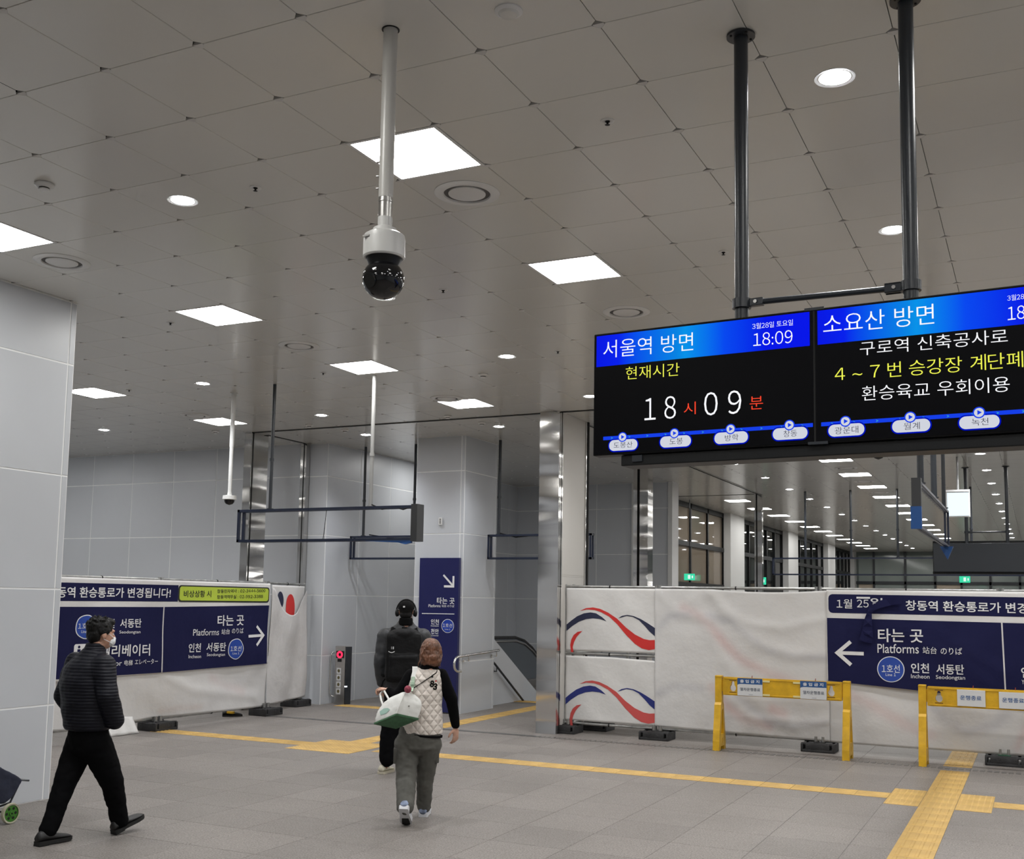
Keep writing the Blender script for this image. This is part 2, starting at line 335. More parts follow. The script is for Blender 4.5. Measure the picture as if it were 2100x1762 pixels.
TS_T = [('타는 곳', -4.6357, 1.8341, -4.3003, 1.8311, 0.1057), ('Platforms', -4.7936, 1.7465, -4.5628, 1.7477, 0.0478), ('站台 のりば', -4.5414, 1.7481, -4.3042, 1.7469, 0.0422), ('인천', -4.7399, 1.4846, -4.5862, 1.4829, 0.0846), ('Incheon', -4.738, 1.4184, -4.5906, 1.4194, 0.0264), ('천안', -4.7355, 1.3285, -4.5881, 1.3272, 0.0844), ('Cheonan', -4.7243, 1.26, -4.5894, 1.2613, 0.0264), ('1호선', -4.5085, 1.432, -4.3324, 1.4311, 0.063), ('Line 1', -4.4702, 1.3672, -4.3701, 1.3672, 0.0236)]
WAVE = [('r1', [(-1.5859, 1.7248), (-1.4942, 1.7646), (-1.3875, 1.7764), (-1.2811, 1.7586), (-1.16, 1.7077), (-1.0247, 1.6268), (-0.8903, 1.5052), (-0.7573, 1.4121), (-0.6256, 1.3542), (-0.5386, 1.3404), (-0.4636, 1.3454), (-0.4631, 1.2188), (-0.5524, 1.2034), (-0.654, 1.2232), (-0.7565, 1.2815), (-0.8895, 1.4015), (-1.0241, 1.5504), (-1.1445, 1.6521), (-1.2655, 1.7126), (-1.3567, 1.7389), (-1.4787, 1.7466)]), ('n1', [(-1.7953, 1.5246), (-1.7231, 1.5831), (-1.6312, 1.646), (-1.524, 1.6906), (-1.4248, 1.7053), (-1.3411, 1.6943), (-1.2498, 1.6429), (-1.1815, 1.5856), (-1.2797, 1.6142), (-1.3859, 1.6231), (-1.4925, 1.6095), (-1.5995, 1.5718), (-1.7067, 1.5055), (-1.7941, 1.4324)]), ('n2', [(-1.0069, 1.6314), (-0.9507, 1.6659), (-0.8694, 1.6815), (-0.7736, 1.6669), (-0.6708, 1.6277), (-0.5687, 1.5723), (-0.4643, 1.5092), (-0.4638, 1.3973), (-0.5391, 1.4553), (-0.6121, 1.5328), (-0.7, 1.6133), (-0.7882, 1.6555), (-0.8767, 1.6675)]), ('r2', [(-1.5487, 1.439), (-1.6208, 1.4258), (-1.6819, 1.3789), (-1.7166, 1.3143), (-1.7311, 1.2361), (-1.7174, 1.135), (-1.6788, 1.1364), (-1.6906, 1.2092), (-1.6729, 1.2803), (-1.6353, 1.352), (-1.5898, 1.4027)])]
def tb(s): return 0.014 if ord(s[0]) > 0xAC00 else 0.004
for _q in LED_T: _tc[(_q[0], -0.006)] = text_any(_q[0], -0.006)
for _q in BR_T+BL_T+TS_T: _tc[(_q[0], tb(_q[0]))] = text_any(_q[0], tb(_q[0]))

# ================================================================ THE SETTING
# ---- floor: slab, granite tiles, tactile tiles, drain grating
HOLE = (-4.45, 14.45, -2.15, 19.2)           # stair opening x0,y0,x1,y1
fb = MB()
for x0, y0, x1, y1 in ((-14.6, -9.2, 9.7, HOLE[1]), (-14.6, HOLE[1], HOLE[0], HOLE[3]), (HOLE[2], HOLE[1], 9.7, HOLE[3]), (-14.6, HOLE[3], 9.7, 54)):
    fb.box(x0, y0, -0.30, x1, y1, -0.003)
floor = struct(fb.build('floor', m_grout))
def tile_mesh(name, w_, d_, m, gap=0.004, h=0.012, cut=0.0, top=0.0):
    a, b = w_/2-gap/2, d_/2-gap/2; e = 0.002
    def ring(a, b, c, z):
        return [(-a+c,-b,z),(a-c,-b,z),(a,-b+c,z),(a,b-c,z),(a-c,b,z),(-a+c,b,z),(-a,b-c,z),(-a,-b+c,z)]
    c = max(cut, 0.003)
    mb = MB(); mb.rings([ring(a, b, c, top-h), ring(a, b, c, top-e), ring(a-e, b-e, c, top)], caps=False)
    mb.add(ring(a-e, b-e, c, top), [tuple(range(8))])
    return mb.mesh(name, m)
FX, FY = 2.94, 6.9
me_ft = tile_mesh('floor_tile', T, T, m_granite)
cand, rest = [], []
def in_hole(x, y): return HOLE[0]-T/2 < x < HOLE[2]+T/2 and HOLE[1]-T/2 < y < HOLE[3]+T/2
for i in range(-27, 11):
    for j in range(-25, 74):
        x, y = FX+(i+0.5)*T, FY+(j+0.5)*T
        if in_hole(x, y): continue
        q = in_view((x, y, 0))
        if q and -60 < q[0] < 2160 and q[1] < 1900 and y < 16: cand.append((q[2], x, y))
        else: rest.append((x, y))
cand.sort()
for z, x, y in cand[:300]: inst('floor_tile', me_ft, floor, (x, y, 0))
mb = MB(); a = T/2-0.002
for x, y in rest + [(c_[1], c_[2]) for c_ in cand[300:]]:
    mb.add([(x-a,y-a,0),(x+a,y-a,0),(x+a,y+a,0),(x-a,y+a,0)], [(0,1,2,3)])
stuff(mb.build('floor_tiles_beyond', m_granite, floor))
# tactile tiles (bar and dot)
tw = 0.315
def tact(kind):
    mb = MB(); a = tw/2-0.002
    mb.box(-a, -a, 0.0, a, a, 0.003)
    if kind == 'bar':
        for k in range(4):
            x = -0.105+k*0.07
            mb.add([(x-0.016,-0.14,0.003),(x+0.016,-0.14,0.003),(x+0.016,0.14,0.003),(x-0.016,0.14,0.003),(x-0.009,-0.13,0.008),(x+0.009,-0.13,0.008),(x+0.009,0.13,0.008),(x-0.009,0.13,0.008)],
                   [(4,5,6,7),(0,1,5,4),(1,2,6,5),(2,3,7,6),(3,0,4,7)])
    else:
        for i in range(6):
            for j in range(6):
                x, y = -0.13+i*0.052, -0.13+j*0.052
                mb.add([(x-0.013,y-0.013,0.003),(x+0.013,y-0.013,0.003),(x+0.013,y+0.013,0.003),(x-0.013,y+0.013,0.003),(x,y,0.009)], [(0,1,4),(1,2,4),(2,3,4),(3,0,4)])
    return mb.mesh('tactile_tile_'+kind, m_tact)
me_bar, me_dot = tact('bar'), tact('dot')
def trow(n, x, y, dx, dy, me, rz): 
    for k in range(n): inst('tactile_tile', me, floor, (x+dx*k, y+dy*k, 0), rz)
LY = 7.465
trow(19, 2.945-tw/2, LY, -tw, 0, me_bar, PI/2)       # crossing strip, right part up to the pad
trow(8, -4.1-tw/2, LY, -tw, 0, me_bar, PI/2)
trow(4, 3.89+tw/2, LY, tw, 0, me_bar, PI/2)
for px in (2.945, -4.1):
    for i in range(3):
        for j in range(3): inst('tactile_tile', me_dot, floor, (px+tw*(i+0.5), 6.993+tw*(j+0.5), 0))
SX = 2.945+tw*1.5
trow(18, SX, 6.993-tw/2, 0, -tw, me_bar, 0)
trow(5, SX, 7.938+tw/2, 0, tw, me_bar, 0); trow(12, SX, 9.83+tw/2+0.05, 0, tw, me_bar, 0)
trow(5, -4.1+tw*1.5, 7.938+tw/2, 0, tw, me_bar, 0); trow(12, -4.1+tw*1.5, 9.83+tw/2+0.05, 0, tw, me_bar, 0)
trow(8, -4.3, 14.25, tw, 0, me_dot, 0)
trow(5, -6.5, 11.75, tw, 0, me_dot, 0)
# drain grating and smooth steel cover along the shutter line
gm = MB(); gm.box(-1.9, 9.66, -0.02, 6.5, 9.80, -0.001)
for k in range(112):
    x = -1.88+k*0.075
    gm.box(x, 9.665, -0.002, x+0.05, 9.795, 0.004)
dr = gm.build('drain_grating', mat('grating_steel', (0.20, 0.19, 0.18), 0.5, 0.6), floor)
gm = MB(); gm.box(-6.6, 9.68, 0.0, -1.9, 9.80, 0.004)
gm.build('track_cover', mat('track_steel', (0.19, 0.185, 0.18), 0.4, 0.7), floor)

# ---- ceiling
cb = MB(); cb.box(-14.6, -9.2, ZC+0.02, 9.7, 54, ZC+0.3)
ceiling = struct(cb.build('ceiling', m_plenum))
LIGHTS = [(i, j) for i in (1.5, -4.5) for j in (2.5, 6.5, 10.5, 14.5)] + [(-11.5, 10.5), (-11.5, 14.5), (-11.5, 2.5), (-11.5, 6.5), (-18.5, 10.5), (-18.5, 14.5)]
LIGHTS += [(i, j) for i in (1.5, 7.5) for j in (-1.5, -5.5, -9.5)] + [(-9.5, 22.5), (-22.5, 10.5), (-22.5, 14.5), (-4.5, -5.5), (-4.5, -9.5), (-11.5, -1.5), (-11.5, -5.5), (-18.5, 6.5), (-18.5, 2.5)] + [(7.5, 2.5+4*k) for k in range(4)] + [(12.5, -5.5+4*k) for k in range(6)]  # panels out of view, added to brighten the back walls and room
LIGHTS += [(1.5, 18.5+4*k) for k in range(16)] + [(-4.5, 38.5+4*k) for k in range(11)] + [(7.5, 18.5+4*k) for k in range(16)] + [(12.5, 18.5+4*k) for k in range(0, 16, 2)]  # the last two rows are unseen, added for their light
LS = set((math.floor(i), math.floor(j)) for i, j in LIGHTS)
me_ct = tile_mesh('ceiling_tile', T, T, m_ceil, gap=0.0035, h=0.016, cut=0.033)
for v_ in me_ct.vertices: v_.co.z = -v_.co.z
me_ct.flip_normals()
cand, rest = [], []
for i in range(-23, 15):
    for j in range(-15, 86):
        if (i, j) in LS: continue
        x, y = (i+0.5)*T, (j+0.5)*T
        q = in_view((x, y, ZC))
        if q and -110 < q[0] < 2210 and -90 < q[1] < 1762 and y < 30 and not (x < -3.9 and y < 3.1): cand.append((q[2], x, y))
        else: rest.append((x, y))
cand.sort()
for z, x, y in cand[:300]: inst('ceiling_tile', me_ct, ceiling, (x, y, ZC))
mb = MB(); a = T/2-0.002; c = 0.033
for x, y in rest + [(c_[1], c_[2]) for c_ in cand[300:]]:
    mb.add([(x-a+c,y-a,ZC),(x+a-c,y-a,ZC),(x+a,y-a+c,ZC),(x+a,y+a-c,ZC),(x+a-c,y+a,ZC),(x-a+c,y+a,ZC),(x-a,y+a-c,ZC),(x-a,y-a+c,ZC)], [tuple(range(8))])
stuff(mb.build('ceiling_tiles_beyond', m_ceil, ceiling))
mb = MB()
for i in range(-23, 15):
    for j in range(-6, 60):
        x, y = i*T, j*T; q = in_view((x, y, ZC))
        if not (q and -60 < q[0] < 2160 and -60 < q[1]): continue
        mb.box(x-0.027, y-0.004, ZC+0.001, x+0.027, y+0.036, ZC+0.02)
stuff(mb.build('tile_corner_clips', m_clip, ceiling))

# ---- panelled walls
_pm = {}
def panels(root, axis, const, sgn, us, zs, m=None, gap=0.016, t=0.003, name='wall_panel'):
    """proud panels on a plane axis=const facing sgn; joints show the sealant of the wall behind"""
    m = m or m_panel
    for a, b in zip(us, us[1:]):
        for z0, z1 in zip(zs, zs[1:]):
            w_, h_ = b-a-gap, z1-z0-gap
            if w_ <= 0.005: continue
            k = (axis, round(w_, 3), round(h_, 3), m.name, t)
            if k not in _pm:
                mb = MB()
                if axis == 'X': mb.bbox(-t, -w_/2, -h_/2, t, w_/2, h_/2, 0.0012)
                else: mb.bbox(-w_/2, -t, -h_/2, w_/2, t, h_/2, 0.0012)
                _pm[k] = mb.mesh(name, m)
            u, z = (a+b)/2, (z0+z1)/2
            inst(name, _pm[k], root, (const+sgn*t*0.2, u, z) if axis == 'X' else (u, const+sgn*t*0.2, z))
ZS = [0.0, 0.845, 1.895, 2.945, 3.995, ZC]
def wallbox(name, x0, y0, x1, y1, m=m_seal, z1=ZC+0.02):
    return struct(MB().box(x0, y0, 0, x1, y1, z1).build(name, m))
# near pillar at the left edge
o = wallbox('wall_near_left', -5.4, 1.2, -3.815, 3.245)
panels(o, 'X', -3.815, 1, [1.2, 2.1, 3.175, 3.245], ZS); panels(o, 'Y', 3.245, 1, [-5.4, -4.6, -3.885, -3.815], ZS); panels(o, 'Y', 1.2, -1, [-5.4, -4.6, -3.815], ZS)
# long wall behind the left fence
o = wallbox('wall_back_left', -14.6, 11.55, -7.4, 12.0)
panels(o, 'Y', 11.55, -1, [-14.6-0.08, -13.63, -12.58, -11.53, -10.48, -9.43, -8.38, -7.4], ZS)
# wall end and long side wall of the left passage
o = wallbox('wall_passage_left', -7.4, 11.62, -6.96, 24.0)
panels(o, 'Y', 11.62, -1, [-7.36, -6.96], ZS); panels(o, 'X', -6.96, 1, [11.62]+[12.65+1.035*k for k in range(11)]+[24.0], ZS)
# pillar with the totem sign
o = wallbox('wall_totem_pillar', -5.14, 11.66, -4.21, 12.84)
panels(o, 'Y', 11.66, -1, [-5.14, -4.28, -4.21], ZS); panels(o, 'X', -4.21, 1, [11.66, 12.78, 12.84], ZS); panels(o, 'X', -5.14, -1, [11.66, 12.84], ZS); panels(o, 'Y', 12.84, 1, [-5.14, -4.21], ZS)
# shutter pier: stainless front, cream side
o = wallbox('wall_shutter_pier', -2.11, 10.12, -1.83, 11.15, m_cream)
panels(o, 'X', -1.83, 1, [10.22, 11.10], [0.0, 2.21, 2.235, ZC], m_cream, gap=0.004)
st = MB().box(-2.125, 10.09, 0, -1.815, 10.125, ZC); st.box(-2.125, 10.125, 0, -2.11, 10.4, ZC).box(-1.835, 10.125, 0, -1.812, 10.17, ZC).box(-1.835, 10.195, 0, -1.812, 10.225, ZC).box(-1.84, 11.10, 0, -1.81, 11.16, ZC)
struct(st.build('trim_1', m_steel))
struct(MB().box(-1.834, 10.168, 0, -1.822, 10.197, ZC).box(-1.85, 11.15, 0, -1.80, 11.20, ZC).build('trim_2', m_gap))
# corner shutter post on the left and its partner at the passage corner
struct(MB().box(-7.60, 10.14, 0, -7.45, 10.165, ZC).box(-7.60, 10.165, 0, -7.575, 10.53, ZC).box(-7.465, 10.19, 0, -7.44, 10.53, ZC).box(-7.60, 10.53, 0, -7.44, 10.56, ZC).build('trim_3', m_steel))
struct(MB().box(-7.57, 10.166, 0, -7.45, 10.19, ZC).build('trim_4', m_gap))
struct(MB().box(-7.47, 11.50, 0, -7.41, 11.54, ZC).box(-7.385, 11.50, 0, -7.345, 11.60, ZC).build('trim_5', m_steel))
struct(MB().box(-7.41, 11.50, 0, -7.385, 11.56, ZC).build('trim_6', m_gap))
# shutter slots in the ceiling
tk = MB().box(-7.5, 10.16, ZC-0.006, 9.0, 10.20, ZC+0.01).box(-7.44, 10.5, ZC-0.006, -7.39, 11.56, ZC+0.01).box(-1.93, 11.2, ZC-0.006, -1.87, 22.66, ZC+0.01).box(-4.2, 22.60, ZC-0.006, -1.9, 22.66, ZC+0.01)
struct(tk.build('trim_7', m_gap))
struct(MB().box(-7.5, 10.20, ZC-0.012, 9.0, 10.225, ZC+0.01).box(-1.87, 11.2, ZC-0.012, -1.845, 22.6, ZC+0.01).build('trim_8', m_brush))
# far grey wall beyond the pier, its steel shutter post and end trims
o = wallbox('wall_far_grey', -6.96, 19.32, -3.12, 19.7)
panels(o, 'Y', 19.32, -1, [-6.96, -5.92, -4.90, -3.98, -3.60, -3.12], ZS)
struct(MB().box(-3.16, 19.28, 0, -3.06, 19.75, ZC).box(-4.02, 19.26, 0, -3.93, 19.31, ZC).build('trim_9', m_white))
struct(MB().box(-2.79, 15.95, 0, -2.71, 16.25, ZC).box(-2.66, 15.95, 0, -2.49, 16.25, ZC).build('trim_10', m_steel))
struct(MB().box(-2.71, 15.99, 0, -2.66, 16.2, ZC).build('trim_11', m_gap))
struct(MB().box(-1.99, 22.58, 0, -1.95, 22.7, ZC).box(-1.915, 22.58, 0, -1.80, 22.7, ZC).build('trim_12', m_steel))
struct(MB().box(-1.95, 22.60, 0, -1.915, 22.68, ZC).build('trim_13', m_gap))
# window side of the hall: white piers, dark mullioned windows
WX = -4.28
piers = [(22.55, 22.95), (28.05, 30.0), (36.4, 38.45), (44.8, 46.9), (52.3, 53.6)]
o = struct(MB().box(-4.7, 19.7, 0, -4.35, 54, 0.9).box(-4.7, 19.7, 0, -4.45, 22.6, ZC).build('wall_hall_left', m_white))
mb = MB()
for a, b in piers: mb.box(-4.7, a, 0, -4.20 if a < 25 else -4.02, b-0.25, ZC); mb.box(-4.7, b-0.25, 0, -4.2, b-0.12, ZC); mb.box(-4.7, b-0.12, 0, -4.26, b, ZC)
mb.build('pier', m_white, o)
for k, ((a0, a1), (b0, b1)) in enumerate(zip(piers, piers[1:])):
    y0, y1 = a1, b0; n = 3 if k == 0 else 5
    fr = MB(); fr.box(WX-0.08, y0, ZC-0.14, WX+0.05, y1, ZC); fr.box(WX-0.06, y0, 3.40, WX+0.06, y1, 3.53); fr.box(WX-0.06, y0, 2.28, WX+0.06, y1, 2.42); fr.box(WX-0.08, y0, 0.85, WX+0.08, y1, 0.95)
    for i in range(n+1):
        y = y0+(y1-y0)*i/n; fr.box(WX-0.08, max(y0, y-0.05), 0.9, WX+0.05, min(y1, y+0.05), ZC)
    wd = struct(fr.build('window_%d' % (k+1), m_black))
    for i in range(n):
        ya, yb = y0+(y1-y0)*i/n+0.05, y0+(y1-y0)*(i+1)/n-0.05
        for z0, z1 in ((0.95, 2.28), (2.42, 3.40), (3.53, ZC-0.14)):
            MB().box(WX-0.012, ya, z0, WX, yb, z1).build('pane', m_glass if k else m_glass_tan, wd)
    if k == 0: MB().box(WX-0.45, y0+0.1, 0.9, WX-0.40, y1-0.1, ZC).build('boarding', m_tan, wd)
# end of the hall
o = struct(MB().box(-4.7, 53.0, 0, 9.7, 53.4, ZC).build('wall_hall_end', mat('hall_end_grey', (0.16, 0.19, 0.18), 0.3)))
for x0, x1, m_ in ((-3.9, -3.2, m_tan), (-3.1, -1.7, m_teal), (-1.6, -0.3, m_teal), (-0.2, 0.9, m_tan), (1.0, 2.2, m_teal), (2.3, 3.5, m_teal), (3.6, 4.8, m_teal), (4.9, 6.2, m_teal)):
    MB().box(x0, 52.9, 0.1, x1, 53.0, 2.95).build('glazed_panel', m_, o)
    MB().box(x0, 52.9, 3.1, x1, 53.0, 4.4).build('glazed_panel', m_teal, o)
mb = MB()
for x in (-3.15, -1.65, -0.25, 0.95, 2.25, 3.55, 4.85): mb.box(x-0.05, 52.8, 0, x+0.05, 53.0, ZC)
mb.box(-4.7, 52.8, 2.95, 9.7, 53.0, 3.1)
mb.build('mullion', m_post, o)
# walls that close the room outside the frame
o = wallbox('wall_right', 9.5, -9.2, 9.7, 54, m_panel); o = wallbox('wall_behind', -14.6, -9.2, 9.7, -9.0, m_panel); o = wallbox('wall_outer_left', -14.6, -9.2, -14.4, 11.6, m_panel)
# stairs going down in the passage on the right of the totem pillar
sm = MB()
for k in range(14):
    sm.box(HOLE[0], HOLE[1]+0.32*k, -0.17*(k+2), HOLE[2], HOLE[1]+0.32*(k+1), -0.17*(k+1))
struct(sm.build('floor_stairs', m_granite))
sm = MB(); sm.prism([(13.2, 1.2), (14.98, 0.19), (14.98, -0.35), (12.84, -0.02), (12.84, 1.2)], lambda u, v, d: (d, u, v), -4.60, -4.43)
sm.prism([(14.98, 0.19), (18.6, -1.9), (18.6, -2.6), (14.98, -0.6)], lambda u, v, d: (d, u, v), -4.60, -4.43)
struct(sm.build('wall_stair_side', m_panel))
struct(MB().box(-4.6, 19.2, -4, -2.0, 19.3, 0).box(-2.15, 14.45, -4, -2.1, 19.3, 0).build('wall_stair_well', m_panel))

# ================================================================ CEILING FIXTURES
def panel_light(i, j, label, group=None):
    x, y = i*T, j*T; r = empty('ceiling_panel_light', (x, y, ZC))
    a = T/2-0.002; b = a-0.022
    fr = MB()
    for x0, y0, x1, y1 in ((-a,-a,a,-b), (-a,b,a,a), (-a,-b,-b,b), (b,-b,a,b)): fr.box(x+x0, y+y0, ZC-0.002, x+x1, y+y1, ZC+0.018)
    fr.build('frame', m_white, r); MB().add([(x-b, y-b, ZC+0.002), (x-b, y+b, ZC+0.002), (x+b, y+b, ZC+0.002), (x+b, y-b, ZC+0.002)], [(0, 1, 2, 3)]).build('diffuser', m_lamp, r)
    return tag(r, label, 'ceiling light', group)
def downlight(x, y, label, group=None):
    r = empty('downlight', (x, y, ZC))
    MB().lathe([(0.088, 0.0), (0.104, -0.003), (0.106, 0.0), (0.088, 0.012)], (x, y, ZC), 28, caps=False).build('trim_ring', m_white, r, 60)
    MB().lathe([(0.0005, -0.006), (0.06, -0.005), (0.088, 0.002), (0.088, 0.01)], (x, y, ZC), 28).build('lens', m_down, r, 60)
    ld = bpy.data.lights.new('downlight_lamp', 'SPOT'); ld.energy = SPOT_W; ld.spot_size = math.radians(125); ld.spot_blend = 1.0; ld.shadow_soft_size = 0.08; ld.color = (0.96, 0.97, 1.0)
    lo = bpy.data.objects.new('lamp', ld); COL.objects.link(lo); lo.parent = r; lo.location = (0, 0, -0.03)
    return tag(r, label, 'downlight', group)
NEAR = {(1.5, 2.5): 'large square panel light crossed by the white camera pole', (1.5, 6.5): 'square panel light between the camera pole and the first black display post',
 (-4.5, 2.5): 'square panel light cut by the left edge of the photo above the near pillar', (-4.5, 6.5): 'square panel light right of the near pillar top, above the round air diffuser',
 (-4.5, 10.5): 'square panel light in front of the thin white sign pole', (-4.5, 14.5): 'square panel light nearest the top of the wide stainless pier',
 (-11.5, 10.5): 'square panel light half hidden by the near left pillar edge', (-11.5, 14.5): 'square panel light behind the small dome camera pole'}
ORD = 'first second third fourth fifth sixth seventh eighth ninth tenth eleventh twelfth thirteenth fourteenth fifteenth sixteenth'.split()
for i, j in LIGHTS:
    if (i, j) in NEAR: panel_light(i, j, NEAR[(i, j)])
    elif j > 17 and i == 1.5: panel_light(i, j, '%s square panel light of the long hall row right of centre, counted from the display' % ORD[round((j-18.5)/4)], 'panel lights of the hall, right row')
    elif j > 17 and i == -4.5: panel_light(i, j, '%s square panel light of the hall row beside the dark windows' % ORD[round((j-38.5)/4)], 'panel lights of the hall, window row')
    else: panel_light(i, j, 'unseen square panel light added to light the room', 'added unseen panel lights')  # unseen panels, added only to light the room
for x, y, lb in ((-0.96, 1.59, 'round downlight at upper left, between the smoke detector and the camera pole'), (3.45, 1.61, 'largest round downlight, between the two black display posts'), (3.45, 4.11, 'round downlight half hidden by the right black display post'),
  (-0.975, 4.17, 'round downlight just below the black camera ball'), (-0.99, 6.72, 'round downlight left of the display, right of the sign frame pole'), (-5.36, 6.65, 'round downlight above the small dome camera pole'), (-5.35, 9.2, 'round downlight above the left navy sign frame, left of the white pole'),
  (-9.72, 9.1, 'round downlight beside the near left pillar over the long grey wall'), (-1.0, 9.24, 'round downlight touching the left edge of the lit display'), (-5.80, 11.06, 'round downlight beside the thin white pole, over the passage'), (-3.29, 11.06, 'round downlight left of the wide stainless pier')):
    downlight(x, y, lb)
for k in range(14): downlight(-1.5*T, (26.5+4*k)*T, '%s round downlight of the hall row left of the panel lights' % ORD[k], 'downlights of the hall, left row')
for x, y in ((3.45, 6.6), (3.45, 9.1), (3.45, -1.0), (-5.9, 4.1), (7.5, 1.6), (7.5, 6.6), (3.45, -4.5), (-9.7, 6.6), (-9.7, 4.1), (7.5, -3)): downlight(x, y, 'unseen round downlight added to light the room', 'added unseen downlights')  # extra downlights out of view, added for more light
for k in range(14): downlight(5.5*T, (26.5+4*k)*T, '%s round downlight of the hall row at the far right' % ORD[k], 'downlights of the hall, right row')
def diffuser(x, y, label, group=None):
    r = empty('air_diffuser', (x, y, ZC))
    MB().lathe([(0.155, 0.004), (0.160, -0.012), (0.20, -0.014), (0.222, -0.004), (0.222, 0.004)], (x, y, ZC), 40, caps=False).build('rim', m_white, r, 50)
    MB().lathe([(0.158, 0.003), (0.120, 0.003)], (x, y, ZC-0.004), 40, caps=False).build('slot', mat('slot_grey', (0.10, 0.095, 0.09), 0.7) if 'slot_grey' not in bpy.data.materials else bpy.data.materials['slot_grey'], r)
    MB().lathe([(0.0005, -0.016), (0.11, -0.015), (0.126, -0.009), (0.126, 0.002)], (x, y, ZC), 40).build('plate', m_white, r, 50)
    return tag(r, label, 'air diffuser', group)
for x, y, lb in ((0.93, 2.25, 'round air diffuser beside the large panel light near the camera pole'), (-2.88, 2.245, 'round air diffuser near the left photo edge above the pillar'), (0.895, 5.46, 'round air diffuser just left of the first display post'), (-2.875, 5.41, 'round air diffuser above the panel light in the middle'), (-7.2, 8.52, 'round air diffuser next to the panel light above the long grey wall'), (-2.88, 8.67, 'round air diffuser touching the panel light near the stainless pier')):
    diffuser(x, y, lb)
for k in range(4): diffuser(1.5*T, 18.0+2.5*k, '%s round air diffuser in the far hall beside the panel lights' % ORD[k], 'air diffusers of the hall')
def smoke(x, y, label):
    r = empty('smoke_detector', (x, y, ZC))
    MB().lathe([(0.055, 0.002), (0.062, -0.004), (0.062, -0.014), (0.05, -0.026), (0.036, -0.03)], (x, y, ZC), 28).build('base', m_white, r, 40)
    MB().lathe([(0.034, -0.028), (0.034, -0.038)], (x, y, ZC), 20).build('vent_band', m_gap, r, 40)
    MB().lathe([(0.036, -0.038), (0.034, -0.045), (0.001, -0.048)], (x, y, ZC), 24).build('cap', m_white, r, 40)
    return tag(r, label, 'smoke detector')
for x, y, lb in ((-1.6, 0.98, 'white smoke detector at upper left, nearest one'), (-1.675, 7.45, 'white smoke detector left of the display above the stainless pier'), (-7.97, 9.84, 'white smoke detector by the small dome camera pole'), (-6.06, 9.85, 'white smoke detector on the shutter slot, left of the white sign pole'), (-3.56, 9.9, 'white smoke detector below the panel light near the pier'), (-5.8, 10.46, 'white smoke detector just beyond the shutter slot at left'), (-3.35, 10.6, 'white smoke detector beside the downlight near the pier')):
    smoke(x, y, lb)
def sprinkler(x, y, label):
    r = empty('sprinkler', (x, y, ZC))
    MB().lathe([(0.016, -0.004), (0.036, -0.005), (0.040, -0.003), (0.040, 0.003)], (x, y, ZC), 24, caps=False).build('plate', m_white, r, 40)
    MB().lathe([(0.015, 0.004), (0.013, -0.008), (0.006, -0.012), (0.006, -0.022), (0.015, -0.024), (0.001, -0.027)], (x, y, ZC), 16).build('head', m_black, r, 40)
    return tag(r, label, 'sprinkler')
for x, y, lb in ((-0.33, 1.6, 'sprinkler head between the upper-left downlight and the camera pole'), (2.19, 1.607, 'sprinkler head right of the camera pole, nearest one'), (-0.355, 4.17, 'sprinkler head right of the black camera ball'), (2.19, 4.11, 'sprinkler head just left of the first display post'), (-0.355, 6.7, 'sprinkler head left of the display top corner'), (-3.48, 4.11, 'sprinkler head left of the middle panel light'), (-3.48, 6.68, 'sprinkler head left of the thin white sign pole'), (-6.61, 6.62, 'sprinkler head beside the half hidden panel light at left')):
    sprinkler(x, y, lb)
r = empty('ceiling_sensor', (2.184, 0.349, ZC))
MB().lathe([(0.066, 0.0), (0.066, -0.006), (0.052, -0.014)], (2.184, 0.349, ZC), 32).build('base', m_white, r, 40)
MB().lathe([(0.05, -0.012), (0.04, -0.024), (0.001, -0.03)], (2.184, 0.349, ZC), 32).build('dome', m_ceil, r, 40)
tag(r, 'white round sensor at the top centre of the ceiling', 'sensor')

# ---- pan tilt camera on its long pole
X, Y = 1.59, 0.268; r = empty('dome_camera', (X, Y, ZC))
m_camw = mat('camera_white', (0.62, 0.62, 0.60), 0.35)
MB().lathe([(0.043, 0.004), (0.043, -0.003), (0.036, -0.003)], (X, Y, ZC), 32, caps=False).build('ceiling_ring', m_black, r)
MB().cone((X, Y, ZC), (X, Y, 3.75), 0.0345, n=28).build('pole', mat('pole_cream', (0.52, 0.51, 0.48), 0.3), r, 40)
MB().cone((X, Y, 3.756), (X, Y, 3.60), 0.0335, n=28).cone((X, Y, 3.735), (X, Y, 3.728), 0.0365, n=28).build('lower_sleeve', m_brush, r, 40)
for z in (3.93, 3.86, 3.80): MB().cone((X-0.034, Y-0.01, z), (X-0.047, Y-0.012, z), 0.006, n=10).build('screw', m_brush, r, 40)
MB().lathe([(0.034, 3.655-ZC), (0.034, 3.61-ZC), (0.055, 3.60-ZC), (0.06, 3.585-ZC), (0.075, 3.578-ZC), (0.095, 3.565-ZC), (0.099, 3.545-ZC), (0.099, 3.462-ZC), (0.093, 3.455-ZC)], (X, Y, ZC), 40).build('housing', m_camw, r, 40)
MB().box(X-0.055, Y-0.101, 3.538, X-0.02, Y-0.085, 3.546).build('maker_plate', m_brush, r)
MB().lathe([(0.09, 3.462-ZC), (0.078, 3.44-ZC), (0.07, 3.42-ZC)], (X, Y, ZC), 40).build('neck', m_black, r, 40)
m_ball = mat('camera_gloss_black', (0.006, 0.006, 0.007), 0.06)
b = MB().ell((X, Y, 3.355), (0.099, 0.099, 0.095), None, 40, 24).build('ball', m_ball, r, 60)
for k in range(18):
    a = 2*PI*k/18; zz = 3.375-0.02*(k % 2)
    MB().ell((X+0.094*math.cos(a), Y+0.094*math.sin(a), zz), (0.006, 0.006, 0.006), None, 10, 6).build('led', m_chrome, b, 60)
